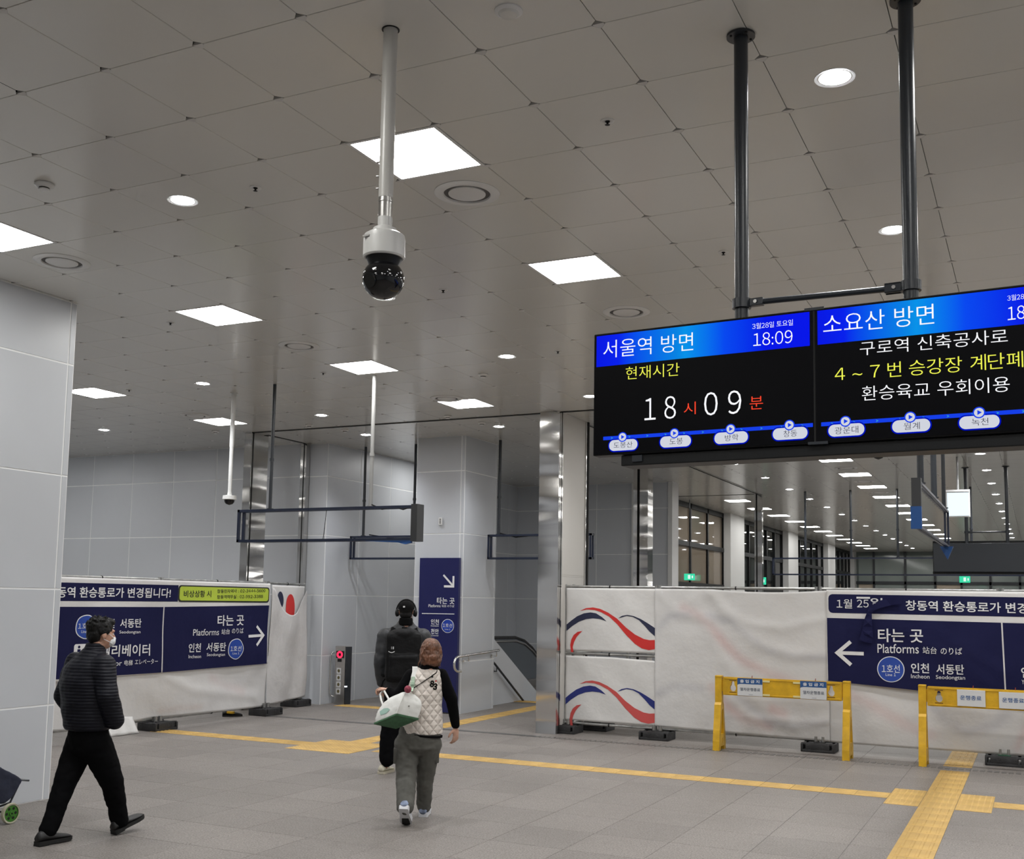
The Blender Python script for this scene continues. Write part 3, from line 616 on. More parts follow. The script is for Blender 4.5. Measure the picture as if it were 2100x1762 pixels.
MB().cone((X-0.01, Y-0.09, 3.33), (X-0.012, Y-0.101, 3.325), 0.034, n=24).build('lens_window', m_glass, b)
tag(r, 'white pole camera with glossy black ball hanging at the upper centre', 'camera')
# ---- small dome camera on a pole
X, Y = -5.40, 7.30; r = empty('dome_camera', (X, Y, ZC))
MB().cone((X, Y, ZC), (X, Y, 3.85), 0.030, n=20).cone((X, Y, 3.85), (X, Y, 3.22), 0.026, n=20).lathe([(0.05, 0), (0.05, -0.012)], (X, Y, ZC)).build('pole', m_camw, r, 40)
MB().lathe([(0.03, 0.06), (0.03, 0.03), (0.088, 0.022), (0.092, -0.03), (0.075, -0.035)], (X, Y, 3.17), 32).build('housing', m_camw, r, 40)
MB().lathe([(0.07, -0.03), (0.064, -0.065), (0.045, -0.09), (0.001, -0.104)], (X, Y, 3.17), 32).build('dome', m_ball, r, 60)
tag(r, 'small white dome camera on a pole above the left banner', 'camera')
r = empty('dome_camera', (1.85, 15.75, ZC))
MB().lathe([(0.13, 0.0), (0.13, -0.03), (0.10, -0.09)], (1.85, 15.75, ZC), 28).build('housing', m_camw, r, 40)
MB().lathe([(0.09, -0.08), (0.07, -0.13), (0.001, -0.155)], (1.85, 15.75, ZC), 28).build('dome', m_ball, r, 60)
tag(r, 'black dome camera flush on the hall ceiling below the display', 'camera')

# ---- hanging empty navy sign frames
def sign_frame(x0, x1, y, label, rods, z0=2.545, z1=2.965, cap=None, axis='x', d=0.13):
    t = 0.032 if d > 0.1 else 0.022
    P = (lambda u, v, w_: (u, v, w_)) if axis == 'x' else (lambda u, v, w_: (v, u, w_))
    r = empty('sign_frame', P((x0+x1)/2, y, z0))
    def bx(mb, u0, v0, w0, u1, v1, w1): a = P(u0, v0, w0); b = P(u1, v1, w1); mb.box(*a, *b)
    for v in (y, y+d-t):
        for w0 in (z0, z1-t): mb = MB(); bx(mb, x0, v, w0, x1, v+t, w0+t); mb.build('rail', m_navyf, r)
        for u in (x0, x1-t): mb = MB(); bx(mb, u, v, z0, u+t, v+t, z1); mb.build('upright', m_navyf, r)
    for u in (x0, x1-t):
        for w0 in (z0, z1-t): mb = MB(); bx(mb, u, y, w0, u+t, y+d, w0+t); mb.build('cross_piece', m_navyf, r)
    for (u, mr, m_) in rods:
        a = P(u, y+d/2, z1); mb = MB(); mb.cone(a, (a[0], a[1], ZC), mr, n=14); mb.cone(a, (a[0], a[1], a[2]+0.012), 0.045, n=14); mb.cone((a[0], a[1], z1+0.62), (a[0], a[1], z1+0.66), mr*1.3, n=14)
        mb.build('hanger', m_, r, 40)
    if cap is not None: mb = MB(); bx(mb, cap, y-0.012, z0-0.01, cap+0.085*(1 if cap < (x0+x1)/2 else -1), y+d+0.012, z1+0.012); mb.build('end_cap', mat('cap_grey', (0.028, 0.029, 0.031), 0.5) if 'cap_grey' not in bpy.data.materials else bpy.data.materials['cap_grey'], r)
    return tag(r, label, 'sign frame')
m_tape = mat('blue_film', (0.012, 0.065, 0.22), 0.35)
m_wrod = mat('white_rod', (0.30, 0.30, 0.295), 0.35)
f1 = sign_frame(-4.97, -2.28, 6.97, 'empty navy sign frame hanging over the left banner end', [(-4.50, 0.022, m_post), (-2.97, 0.024, m_wrod)], cap=-2.26)
MB().add([(-3.0,6.965,2.545),(-2.34,6.965,2.545),(-2.34,6.965,2.515),(-2.42,6.96,2.50),(-2.52,6.97,2.52),(-2.75,6.965,2.532),(-3.0,7.0,2.545),(-2.34,7.0,2.545),(-2.34,7.0,2.515),(-2.42,6.995,2.50),(-2.52,7.005,2.52),(-2.75,7.0,2.532)],
         [(0,1,2,3,4,5),(11,10,9,8,7,6),(0,6,7,1),(1,7,8,2),(2,8,9,3),(3,9,10,4),(4,10,11,5),(5,11,6,0)]).build('loose_film', m_tape, f1)
MB().tube([(-2.95, 7.03, 2.99), (-2.8, 7.03, 2.93), (-2.62, 7.03, 2.955), (-2.5, 7.03, 2.92), (-2.36, 7.03, 2.96)], 0.008, 8).build('cable', m_black, f1, 60)
MB().tube([(-3.62, 7.04, 2.97), (-3.64, 7.04, 2.75), (-3.66, 7.04, 2.58)], 0.004, 6).build('wire', m_black, f1)
f2 = sign_frame(-6.86, -5.17, 12.22, 'empty navy sign frame in the passage left of the totem pillar', [(-6.62, 0.024, m_post), (-5.56, 0.024, m_post)])
MB().tube([(-6.5, 12.3, 2.99), (-6.1, 12.3, 2.935), (-5.6, 12.3, 2.95), (-5.35, 12.3, 2.92)], 0.010, 8).build('cable', m_black, f2, 60)
f3 = sign_frame(-4.10, -2.2, 12.30, 'empty navy sign frame between the totem pillar and the stainless pier', [(-3.92, 0.026, m_post), (-2.45, 0.024, m_post)])
MB().tube([(-3.9, 12.37, 2.99), (-3.6, 12.37, 2.92), (-3.2, 12.37, 2.95), (-2.6, 12.37, 2.92)], 0.010, 8).build('cable', m_black, f3, 60)
f4 = sign_frame(5.95, 9.35, 3.37, 'sign frame seen end-on below the display, blue film on its cap', [(6.35, 0.030, m_post), (7.75, 0.030, m_post), (9.0, 0.022, m_post)], axis='y', cap=5.93, d=0.055)
MB().box(3.352, 5.90, 2.53, 3.442, 5.932, 2.725).build('film_cover', m_tape, f4)
MB().add([(3.33,9.2,2.55),(3.47,9.2,2.55),(3.41,9.2,2.40),(3.33,9.3,2.55),(3.47,9.3,2.55),(3.41,9.3,2.41)], [(0,1,2),(5,4,3),(0,3,4,1),(1,4,5,2),(2,5,3,0)]).build('loose_film', m_tape, f4)
f5 = sign_frame(-1.48, 4.6, 22.25, 'empty dark sign frame hanging across the far hall', [(-0.69, 0.028, m_post), (0.37, 0.028, m_post), (1.42, 0.028, m_post), (3.0, 0.028, m_post)], z0=2.57, z1=2.99)
# small lit box on a white pole
r = empty('light_box_sign', (3.06, 17.0, 3.49))
MB().cone((3.06, 17.0, 3.97), (3.06, 17.0, ZC), 0.02, n=12).build('pole', m_wrod, r)
MB().box(2.86, 16.96, 3.49, 3.26, 17.04, 3.95).box(2.86, 16.95, 3.95, 3.26, 17.05, 3.985).build('case', m_white, r)
MB().box(2.88, 16.955, 3.51, 3.24, 16.962, 3.93).build('lit_face', emit('blank_lit_face', (0.80, 0.93, 1.0), 1.1), r)
tag(r, 'blank lit white box sign on a pole in the hall', 'light box')

# ================================================================ LED DISPLAY
def led_display(loc, rz, label, content=True, width=3.2):
    r = empty('departure_display', loc, rz, local=True)
    z0, z1 = 2.556, 3.152
    MB().bbox(0.0, 0.004, z0, width, 0.075, z1, 0.006).build('bezel', m_black, r)
    MB().bbox(0.16, 0.075, z0-0.01, width-0.02, 0.21, z1-0.05, 0.008).build('rear_case', m_post, r)
    MB().bbox(0.14, 0.02, 2.503, width, 0.16, z0-0.002, 0.005).build('lower_box', m_black, r)
    MB().box(0.20, 0.012, 2.52, 0.25, 0.022, 2.55).build('latch', m_post, r)
    for u in (1.06, 2.12):
        MB().box(u-0.04, -0.002, z1-0.008, u+0.045, 0.03, z1+0.004).build('clamp', m_post, r); MB().box(u-0.03, -0.002, z0-0.004, u+0.055, 0.03, z0+0.008).build('clamp', m_post, r)
        MB().box(u-0.003, 0.0015, z0, u+0.003, 0.006, z1).build('seam', m_gap, r)
    if not content: return tag(r, label, 'display')
    m_scr = mat('screen_black', (0.002, 0.002, 0.003), 0.4, spec=0.08)
    white = emit('screen_white', (0.95, 0.96, 1.0), 0.95); yel = emit('screen_yellow', (0.92, 0.95, 0.10), 0.9); red = emit('screen_red', (1.0, 0.07, 0.03), 0.9)
    ink = mat('screen_ink', (0.02, 0.02, 0.06), 0.5); bl = emit('screen_blue', (0.01, 0.06, 0.95), 0.8); dbl = emit('screen_deep_blue', (0.0, 0.008, 0.62), 0.7); pill = emit('screen_pill', (0.80, 0.83, 0.92), 0.75); cy = emit('screen_cyan', (0.05, 0.45, 0.75), 0.7)
    def header(u0, u1, uc):
        m, N, L, b = nt('header_blue'); b.inputs['Base Color'].default_value = (0, 0, 0, 1); b.inputs['Roughness'].default_value = 0.5; b.inputs['Specular IOR Level'].default_value = 0.05
        tc = N.new('ShaderNodeTexCoord'); sp = N.new('ShaderNodeSeparateXYZ'); L.new(tc.outputs['Object'], sp.inputs[0])
        mr = N.new('ShaderNodeMapRange'); mr.inputs[1].default_value = u0; mr.inputs[2].default_value = u1; L.new(sp.outputs['X'], mr.inputs[0])
        rp = N.new('ShaderNodeValToRGB'); e = rp.color_ramp.elements; e[0].color = (0.0, 0.006, 0.72, 1); e[0].position = 0; e[1].color = (0.0, 0.006, 0.78, 1); e[1].position = 1
        for p_, c_ in ((0.12, (0.0, 0.012, 0.80, 1)), (uc-0.04, (0.0, 0.21, 0.72, 1)), (uc, (0.0, 0.27, 0.76, 1)), (uc+0.18, (0.0, 0.06, 0.82, 1)), (0.8, (0, 0.006, 0.75, 1))):
            k = e.new(p_); k.color = c_
        L.new(mr.outputs[0], rp.inputs['Fac']); L.new(rp.outputs['Color'], b.inputs['Emission Color']); b.inputs['Emission Strength'].default_value = 1.0; m.cycles.emission_sampling = 'NONE'
        return m
    for u0, u1, uc in ((0.006, 1.054, 0.44), (1.066, 2.114, 0.40), (2.126, 3.19, 0.4)):
        s = MB().box(u0, 0.0, z0+0.006, u1, 0.005, z1-0.006).build('screen', m_scr, r)
        MB().box(u0+0.010, -0.001, 2.988, u1-0.012, 0.0, 3.139).build('header_band', header(u0, u1, uc), s)
    fn = lambda d: (lambda u, v: (u, d, v))
    cols = [white]*3 + [yel, white, red, white, red] + [white]*3 + [white, yel, white] + [ink]*7
    for k, (seg, m_) in enumerate(zip(LED_T, cols)):
        lettering('lettering', seg[0], seg[1:], fn(-0.0035 if m_ is ink else -0.002), m_, r, bold=-0.006)
    for a, b in ((0.0558, 1.052), (1.0878, 2.112)):
        MB().box(a, -0.0012, 2.629, b, -0.0004, 2.646).build('route_line', bl, r)
        n = 11
        for k in range(n): u = a+(b-a)*(k+0.5)/n; MB().prism([(u-0.006, 2.644), (u+0.006, 2.6375), (u-0.006, 2.631), (u-0.001, 2.6375)], lambda u_, v_, d: (u_, d, v_), -0.0016, -0.0008).build('chevron', cy, r)
    for (u, v), w_ in zip(LED_P[19:26], (0.145, 0.150, 0.155, 0.152, 0.150, 0.150, 0.150)):
        h = 0.052
        flat('pill_border', rrect(u-w_/2-0.006, v-h/2-0.006, u+w_/2+0.006, v+h/2+0.006, h/2+0.005, 8), fn(-0.0018), dbl, r)
        flat('pill', rrect(u-w_/2, v-h/2, u+w_/2, v+h/2, h/2-0.001, 8), fn(-0.0026), pill, r)
    for (u, v) in LED_P[12:19]:
        flat('stop_border', disc(u, v, 0.0235, 0.0235), fn(-0.0030), bl, r); flat('stop_marker', disc(u, v, 0.0185, 0.0185), fn(-0.0036), pill, r)
        flat('play_mark', [(u-0.006, v+0.010), (u+0.011, v), (u-0.006, v-0.010)], fn(-0.0042), bl, r)
    return tag(r, label, 'display')
D1 = led_display((2.42, 0.86, 0), math.radians(-3.5), 'lit blue and black train display hanging at the right on two posts')
D2 = led_display((2.475, 18.55, 0), 0.0, 'dark back of a hanging display far down the hall', content=False)
D2.rotation_euler = (0, 0, PI); D2.location = (2.475+3.2, 18.75, 0)
def local_of(D, x, y): q = Matrix.Rotation(-D.rotation_euler[2], 3, 'Z') @ (Vector((x, y, 0))-Vector((D.location[0], D.location[1], 0))); return q.x, q.y
def hanger(D, x, y, z):
    x, y = local_of(D, x, y)
    r = MB().cone((x, y, ZC-0.016), (x, y, z), 0.033, n=28).build('post', m_post, D, 40)
    fl = MB().lathe([(0.033, -0.014), (0.068, -0.014), (0.068, -0.004), (0.033, -0.004)], (x, y, ZC), 32, caps=False).build('flange', m_post, r, 40)
    for k in range(4): a = PI/4+k*PI/2; MB().cone((x+0.053*math.cos(a), y+0.053*math.sin(a), ZC-0.012), (x+0.053*math.cos(a), y+0.053*math.sin(a), ZC-0.018), 0.006, n=8).build('bolt', m_gap, r)
hanger(D1, 3.112, 0.995, 3.10); hanger(D1, 3.862, 0.99, 3.10)
def crossbar(D, xa, xb, y, z):
    (x0, y0), (x1, y1) = local_of(D, xa, y), local_of(D, xb, y); s_ = 1 if x1 > x0 else -1; y = (y0+y1)/2
    r = MB().cone((x0+0.10*s_, y0, z), (x1-0.10*s_, y1, z), 0.014, n=16).build('cross_bar', m_post, D, 40)
    for x, y, s in ((x0, y0, s_), (x1, y1, -s_)):
        c_ = MB().lathe([(0.0335, -0.022), (0.044, -0.022), (0.044, 0.022), (0.0335, 0.022)], (x, y, z), 28, caps=False).build('clamp_ring', m_post, r, 40)
        MB().bbox(x+s*0.04, y-0.017, z-0.018, x+s*0.105, y+0.017, z+0.018, 0.004).build('clamp_arm', m_post, r); MB().cone((x+s*0.07, y-0.017, z), (x+s*0.07, y-0.024, z), 0.009, n=6).build('bolt', m_brush, r)
crossbar(D1, 3.112, 3.862, 0.992, 3.262)
for x in (3.10, 3.824): hanger(D2, x, 18.66, 3.10)
crossbar(D2, 3.10, 3.824, 18.66, 3.32)

# ================================================================ FENCES AND BANNERS
def foot(x, y, along, label, group=None, green=False):
    """weighted fence foot; along = 'x' or 'y' is the long side"""
    r = empty('rubber_weight', (x, y, 0))
    S = (lambda a, b: (x+a, y+b)) if along == 'x' else (lambda a, b: (x+b, y+a))
    def bx(mb, a0, b0, z0, a1, b1, z1, bev=0.008):
        p, q = S(a0, b0), S(a1, b1); mb.bbox(min(p[0], q[0]), min(p[1], q[1]), z0, max(p[0], q[0]), max(p[1], q[1]), z1, bev)
    mb = MB(); bx(mb, -0.20, -0.17, 0.0, 0.20, 0.17, 0.035); bx(mb, -0.15, -0.17, 0.03, 0.15, 0.17, 0.105); bx(mb, -0.21, -0.15, 0.088, 0.21, -0.09, 0.114); bx(mb, -0.21, 0.09, 0.088, 0.21, 0.15, 0.114)
    bx(mb, -0.21, -0.17, 0.0, -0.18, 0.17, 0.105); bx(mb, 0.18, -0.17, 0.0, 0.21, 0.17, 0.105)
    mb.build('block', m_rub, r, 40)
    mb = MB()
    for a in (-0.045, 0.045): p = S(a, 0); mb.cone((p[0], p[1], 0.10), (p[0], p[1], 0.185), 0.026, n=14)
    mb.build('socket', m_pipe, r, 40)
    mb = MB(); bx(mb, -0.07, -0.05, 0.104, 0.07, 0.05, 0.118, 0.004); mb.build('clamp_plate', m_rub if not green else mat('green_block', (0.01, 0.09, 0.045), 0.5), r)
    return tag(r, label, 'weight', group)
def frame_panel(p0, p1, label, mid=True, z1=2.07):
    a, b = Vector((*p0, 0)), Vector((*p1, 0)); r = empty('pipe_fence', (a+b)/2); d = (b-a).normalized()
    def P(q, z): return (q.x, q.y, z)
    for q in (a, b): MB().cone(P(q, 0.119), P(q, z1+0.03), 0.021, n=14).build('post', m_pipe, r, 40)
    for z in ([0.138, 1.12, z1] if mid else [0.138, z1]): MB().cone(P(a, z), P(b, z), 0.019, n=14).build('rail', m_pipe, r, 40)
    c_ = (a+b)/2
    for z in (0.138, 1.12, z1):
        mb = MB()
        for k in (0.5,):
            q = a+(b-a)*k; mb.cone(P(q-d*0.008, z), P(q+d*0.008, z), 0.025, n=12)
        mb.build('cable_tie', m_black, r)
    return tag(r, label, 'fence')
FYR = 10.42
frame_panel((-1.83, FYR), (-0.46, FYR), 'short pipe fence panel beside the stainless pier, wave prints')
frame_panel((-0.40, FYR), (1.72, FYR), 'pipe fence panel behind the plain white cloth and left barrier', mid=False)
frame_panel((1.78, FYR), (3.88, FYR), 'pipe fence panel carrying the navy platform banner at right', mid=False)
frame_panel((3.94, FYR), (6.05, FYR), 'pipe fence panel at the right edge of the photo', mid=False)
frame_panel((-1.74, FYR+0.09), (-1.60, 12.4), 'pipe fence panel returning backwards beside the stainless pier')
foot(-1.80, FYR-0.03, 'x', 'black fence foot at the base of the stainless pier'); foot(-1.52, 10.92, 'x', 'black fence foot behind the one at the pier base'); foot(-0.43, FYR-0.03, 'x', 'black fence foot below the edge of the wave print cloth'); foot(1.75, FYR-0.03, 'x', 'black fence foot seen through the left yellow barrier'); foot(3.91, FYR-0.03, 'x', 'black fence foot with green part under the right yellow barrier', green=True)
XL = -6.775
frame_panel((XL, 5.45), (XL, 7.50), 'pipe fence panel behind the elevator half of the left banner', mid=False)
frame_panel((XL, 7.56), (XL, 9.80), 'pipe fence panel behind the arrow half of the left banner', mid=False)
frame_panel((XL, 3.35), (XL, 5.39), 'pipe fence panel hidden behind the near left pillar', mid=False)
RA, RB = (-6.79, 9.90), (-7.21, 11.40)
frame_panel(RA, RB, 'pipe fence panel turning back to the grey wall at left', mid=False, z1=2.07)
foot(XL+0.08, 7.53, 'y', 'dark fence foot under the middle of the left banner'); foot(XL+0.08, 9.84, 'y', 'dark fence foot at the right end of the left banner'); foot(-7.17, 11.22, 'y', 'dark fence foot against the grey wall corner')
def seg_d(p, pts):
    best = 9
    for (ax, ay), (bx_, by) in zip(pts, pts[1:]):
        t = max(0, min(1, ((p[0]-ax)*(bx_-ax)+(p[1]-ay)*(by-ay))/max(1e-9, (bx_-ax)**2+(by-ay)**2)))
        best = min(best, math.hypot(p[0]-ax-t*(bx_-ax), p[1]-ay-t*(by-ay)))
    return best
def tint_mat(name, base):
    m = mat(name, base, 0.8, bump=(3, 0.3, (1, 1, 1), 5, 0.05)); N, L = m.node_tree.nodes, m.node_tree.links
    at = N.new('ShaderNodeVertexColor'); at.layer_name = 'print'
    L.new(at.outputs['Color'], N['Principled BSDF'].inputs['Base Color']); return m
m_tint = tint_mat('cloth_showing_print', (0.6, 0.59, 0.58))
def cloth(name, u0, u1, v0, v1, fn, m, label, cat, parent=None, top=None, bot=None, tints=None, base=(0.62, 0.61, 0.60), step=0.03, thick=0.002):
    nu, nv = max(2, int((u1-u0)/step)), max(2, int((v1-v0)/step)); mb = MB(); V, F, uv = [], [], []
    for j in range(nv+1):
        for i in range(nu+1):
            u = u0+(u1-u0)*i/nu; a = bot(u) if bot else v0; b = top(u) if top else v1; v = a+(b-a)*j/nv
            V.append(fn(u, v)); uv.append((u, v))
    for j in range(nv):
        for i in range(nu): k = j*(nu+1)+i; F.append((k, k+1, k+nu+2, k+nu+1))
    mb.add(V, F); ob = mb.build(name, m, parent, 180)
    if tints:
        ca = ob.data.color_attributes.new('print', 'FLOAT_COLOR', 'POINT')
        for k, p in enumerate(uv):
            c_ = list(base)
            for col, w_, amt, pts in tints:
                d_ = seg_d(p, pts); f_ = amt*math.exp(-(d_/w_)**2)*(0.75+0.5*noise.noise(Vector((p[0]*3, p[1]*3, 1))))
                c_ = [c_[q]*(1-f_)+col[q]*f_ for q in range(3)]
            ca.data[k].color = (*c_, 1)
    sd = ob.modifiers.new('thickness', 'SOLIDIFY'); sd.thickness = thick
    if label: tag(ob, label, cat)
    return ob
def ridge(u, v, pts, w_, a): d_ = seg_d((u, v), pts); return a*math.exp(-(d_/w_)**2)
def wob(u, v, s=0.0): return 0.010*noise.noise(Vector((u*1.3+s, v*1.6, 3.1)))+0.005*noise.noise(Vector((u*4+s, v*3.3, 7.7)))
# --- right run: wave cloths
def f_wave(d): return lambda u, v: (u, 10.385-d+0.5*wob(u, v, 2)-0.004*math.sin(9*(u+v)), v)
for k, (dv, z0, z1, cr, cn, lb) in enumerate(((0.0, 1.155, 2.05, m_red, m_nav2, 'upper white cloth printed with red and navy waves'), (-1.0, 0.175, 1.085, m_red2, m_nav3, 'lower white cloth printed with faded red and blue waves'))):
    c_ = cloth('wave_banner', -1.80, -0.45, z0, z1, f_wave(0.0), m_cloth, lb, 'banner', top=(lambda u: 1.085-0.03*max(0, (u+1.1))*1.4) if k else None)
    for nm, P in WAVE:
        flat('wave_print', [(u, v+dv+(0.0 if not k else (u+0.46)*0.03)) for u, v in P], f_wave(0.005), cr if nm[0] == 'r' else cn, c_)
# --- plain cloth seen from its back with the print showing through
RD = [((-0.05, 1.80), (0.1, 1.74), (0.3, 1.58), (0.5, 1.35), (0.75, 1.12), (1.1, 0.95), (1.5, 0.85)), ((0.35, 0.75), (0.55, 0.5), (0.8, 0.33), (1.1, 0.28)), ((1.15, 0.50), (1.3, 0.45))]
GD = [((-0.42, 1.50), (-0.25, 1.68), (0.0, 1.70)), ((0.3, 1.7), (0.62, 1.62), (0.85, 1.42), (1.1, 1.25), (1.5, 1.18), (1.85, 1.2)), ((0.6, 0.72), (0.85, 0.5), (1.1, 0.33), (1.4, 0.30), (1.8, 0.36)), ((-0.4, 0.62), (-0.2, 0.72), (0.2, 0.72))]
T1 = [((0.56, 0.36, 0.35), 0.07, 0.55, p) for p in RD] + [((0.36, 0.36, 0.40), 0.06, 0.45, p) for p in GD]
CF = [(((0.35, 2.0), (0.55, 1.75), (0.85, 1.6), (1.3, 1.55), (1.85, 1.7)), 0.068, 0.0099), (((0.3, 2.0), (0.6, 1.65), (0.9, 1.35), (1.4, 1.2), (1.85, 1.22)), 0.081, 0.0110), (((-0.42, 2.0), (-0.1, 1.7), (0.3, 1.65)), 0.068, 0.0077), (((0.1, 1.9), (0.45, 1.2), (0.8, 0.7), (1.4, 0.3)), 0.095, 0.0110), (((1.6, 0.85), (1.35, 0.4), (1.2, 0.2)), 0.027, 0.0044), (((0.5, 0.7), (0.9, 0.35), (1.5, 0.28), (1.85, 0.4)), 0.068, 0.0088)]
def f_plain(u, v): return (u, 10.372+1.2*wob(u, v, 9)-sum(ridge(u, v, *q) for q in CF), v)
cloth('plain_banner', -0.46, 1.88, 0.15, 2.05, f_plain, m_tint, 'plain white cloth with faint print showing through, behind the left barrier', 'banner', bot=lambda u: 0.175-0.02*(u+0.46), tints=T1, step=0.028, top=lambda u: 2.05-0.03*math.sin(PI*min(1, max(0, (u-0.35)/1.5))))
def f_low(u, v): return (u, 10.385+1.1*wob(u, v, 21)-0.012*math.sin(u*5+v*4), v)
cloth('lower_cloth', 1.86, 6.05, 0.12, 0.96, f_low, m_tint, 'thin white cloth under the navy platform banner with faded waves', 'banner', tints=[((0.56, 0.38, 0.37), 0.08, 0.5, ((2.0, 0.8), (2.4, 0.62), (2.8, 0.4), (3.1, 0.3))), ((0.36, 0.36, 0.40), 0.07, 0.5, ((3.05, 0.75), (3.25, 0.48), (3.5, 0.36), (3.8, 0.45), (3.95, 0.6))), ((0.56, 0.38, 0.37), 0.05, 0.5, ((4.05, 0.2), (4.15, 0.45), (4.3, 0.6)))])
# --- navy platform banner at the right
def f_br(d): return lambda u, v: (u, 10.352-d+0.9*wob(u, v, 5)-ridge(u, v, ((2.8, 1.55), (3.3, 1.3), (3.75, 0.95)), 0.10, 0.011)-ridge(u, v, ((3.1, 1.6), (3.9, 1.1)), 0.09, 0.009), v)
br_bot = lambda u: 0.897-0.064*(u-1.87)
bn = cloth('platform_banner', 1.86, 6.05, 0.75, 2.06, f_br(0), m_cloth, 'navy and white banner pointing left to the platforms, right fence', 'banner', bot=br_bot)
flat('title_strip', [(6.05, 1.757), (6.05, 1.985), (2.1, 2.005)] + [(1.935+0.05*math.cos(a), 1.955+0.05*math.sin(a)) for a in (PI/2, 2.2, 2.7, PI)] + [(1.935+0.05*math.cos(a), 1.815+0.05*math.sin(a)) for a in (PI, 3.7, 4.2, 3*PI/2)], f_br(0.004), m_navy, bn)
flat('left_field', [(1.872, 0.90), (1.864, 1.70), (3.912, 1.686), (3.935, 0.768)], f_br(0.004), m_navy, bn)
flat('right_field', [(3.952, 0.765), (3.93, 1.686), (6.05, 1.67), (6.05, 0.64)], f_br(0.004), m_navy, bn)
for q in BR_T: lettering('lettering', q[0], q[1:], f_br(0.010 if q[0] in ('1호선', 'Line 1') else 0.008), m_ink, bn, bold=tb(q[0]))
flat('accent_bar', [(2.236, 1.952), (2.403, 1.952), (2.403, 1.975), (2.236, 1.975)], f_br(0.008), m_ink, bn)
flat('line_badge_ring', disc(2.638, 1.077, 0.163, 0.160), f_br(0.006), m_ink, bn); flat('line_badge', disc(2.638, 1.077, 0.152, 0.150), f_br(0.008), m_blue, bn)
flat('arrow', stroke([(1.985, 1.2586), (2.3154, 1.2586)], 0.045), f_br(0.008), m_ink, bn); flat('arrow', stroke([(2.1563, 1.405), (1.990, 1.2586), (2.1584, 1.112)], 0.046), f_br(0.009), m_ink, bn)
flat('torn_flap', [(2.40, 1.86), (2.47, 1.83), (2.425, 1.76), (2.43, 1.60), (2.44, 1.46), (2.425, 1.395), (2.34, 1.405), (2.265, 1.43), (2.31, 1.56), (2.34, 1.70), (2.375, 1.79)], lambda u, v: (u, 10.305-0.035*math.sin((v-1.35)*6)*(0.4+3*(2.45-u))+0.010*math.sin(u*55), v), m_navy, bn)
flat('torn_fold', [(2.395, 1.845), (2.45, 1.885), (2.54, 1.935), (2.66, 1.965), (2.78, 1.985), (2.79, 1.90), (2.66, 1.875), (2.54, 1.84), (2.44, 1.80)], lambda u, v: (u, 10.315-0.022*abs(math.sin(u*9+v*4)), v), m_navy, bn)
# --- left banner
def f_bl(d): return lambda u, v: (-6.700+d+0.8*wob(u, v, 40)+0.006*math.sin(u*3+v*5), u, v)
bl_bot = lambda u: 0.775+0.01*(u-7.5)
bn = cloth('elevator_banner', 3.4, 9.83, 0.775, 2.06, f_bl(0), m_cloth, 'navy and white banner with elevator and platform directions, left fence', 'banner', bot=bl_bot)
flat('title_strip', [(3.45, 1.755), (7.80, 1.763), (7.80, 1.995), (3.45, 1.985)], f_bl(0.004), m_navy, bn)
flat('left_field', [(3.45, 0.80), (7.545, 0.78), (7.535, 1.686), (3.45, 1.688)], f_bl(0.004), m_navy, bn)
flat('right_field', [(7.568, 0.78), (9.808, 0.80), (9.818, 1.715), (7.556, 1.687)], f_bl(0.004), m_navy, bn)
flat('lime_border', rrect(7.80, 1.757, 9.805, 1.998, 0.05), f_bl(0.005), m_dark, bn); flat('lime_box', rrect(7.825, 1.780, 9.782, 1.980, 0.045), f_bl(0.007), m_lime, bn)
for k, q in enumerate(BL_T):
    lettering('lettering', q[0], q[1:], f_bl(0.0105 if q[0] in ('1호선', 'Line 1') else 0.009), m_dark if 10 <= k <= 12 else m_ink, bn, bold=tb(q[0]))
for u, v, a, b in ((6.187, 1.432, 0.165, 0.155), (9.064, 1.055, 0.172, 0.157)):
    flat('line_badge_ring', disc(u, v, a, b, 44, 0.02), f_bl(0.006), m_ink, bn); flat('line_badge', disc(u, v, a-0.014, b-0.012, 44, 0.02), f_bl(0.008), m_blue, bn)
flat('elevator_icon', rrect(6.02, 1.02, 6.40, 1.215, 0.03), f_bl(0.006), m_ink, bn)
for u in (6.10, 6.21, 6.32): flat('icon_figure', stroke([(u, 1.05), (u, 1.15)], 0.05), f_bl(0.008), m_navy, bn); flat('icon_head', disc(u, 1.178, 0.02, 0.018, 16), f_bl(0.008), m_navy, bn)
flat('arrow', stroke([(9.35, 1.2384), (9.705, 1.246)], 0.042), f_bl(0.008), m_ink, bn); flat('arrow', stroke([(9.545, 1.392), (9.712, 1.247), (9.548, 1.094)], 0.044), f_bl(0.009), m_ink, bn)
def f_ll(u, v): return (-6.728+1.4*wob(u, v, 60)+0.010*math.sin(u*2.2+v*6)+ridge(u, v, ((7.6, 0.75), (8.2, 0.5), (9.6, 0.3)), 0.08, 0.015), u, v)
cloth('lower_cloth', 3.4, 9.86, 0.13, 0.86, f_ll, m_tint, 'white cloth below the left banner with faint stains', 'banner', bot=lambda u: 0.155-0.012*(u-7.5) if u > 7.5 else 0.155+0.01*math.sin(u*6), tints=[((0.42, 0.41, 0.42), 0.10, 0.3, ((8.6, 0.3), (9.2, 0.55), (9.7, 0.7))), ((0.56, 0.42, 0.41), 0.07, 0.4, ((8.6, 0.65), (8.9, 0.52), (9.3, 0.4))), ((0.55, 0.45, 0.41), 0.05, 0.4, ((7.6, 0.25), (8.0, 0.26), (8.4, 0.24)))], base=(0.63, 0.62, 0.61))
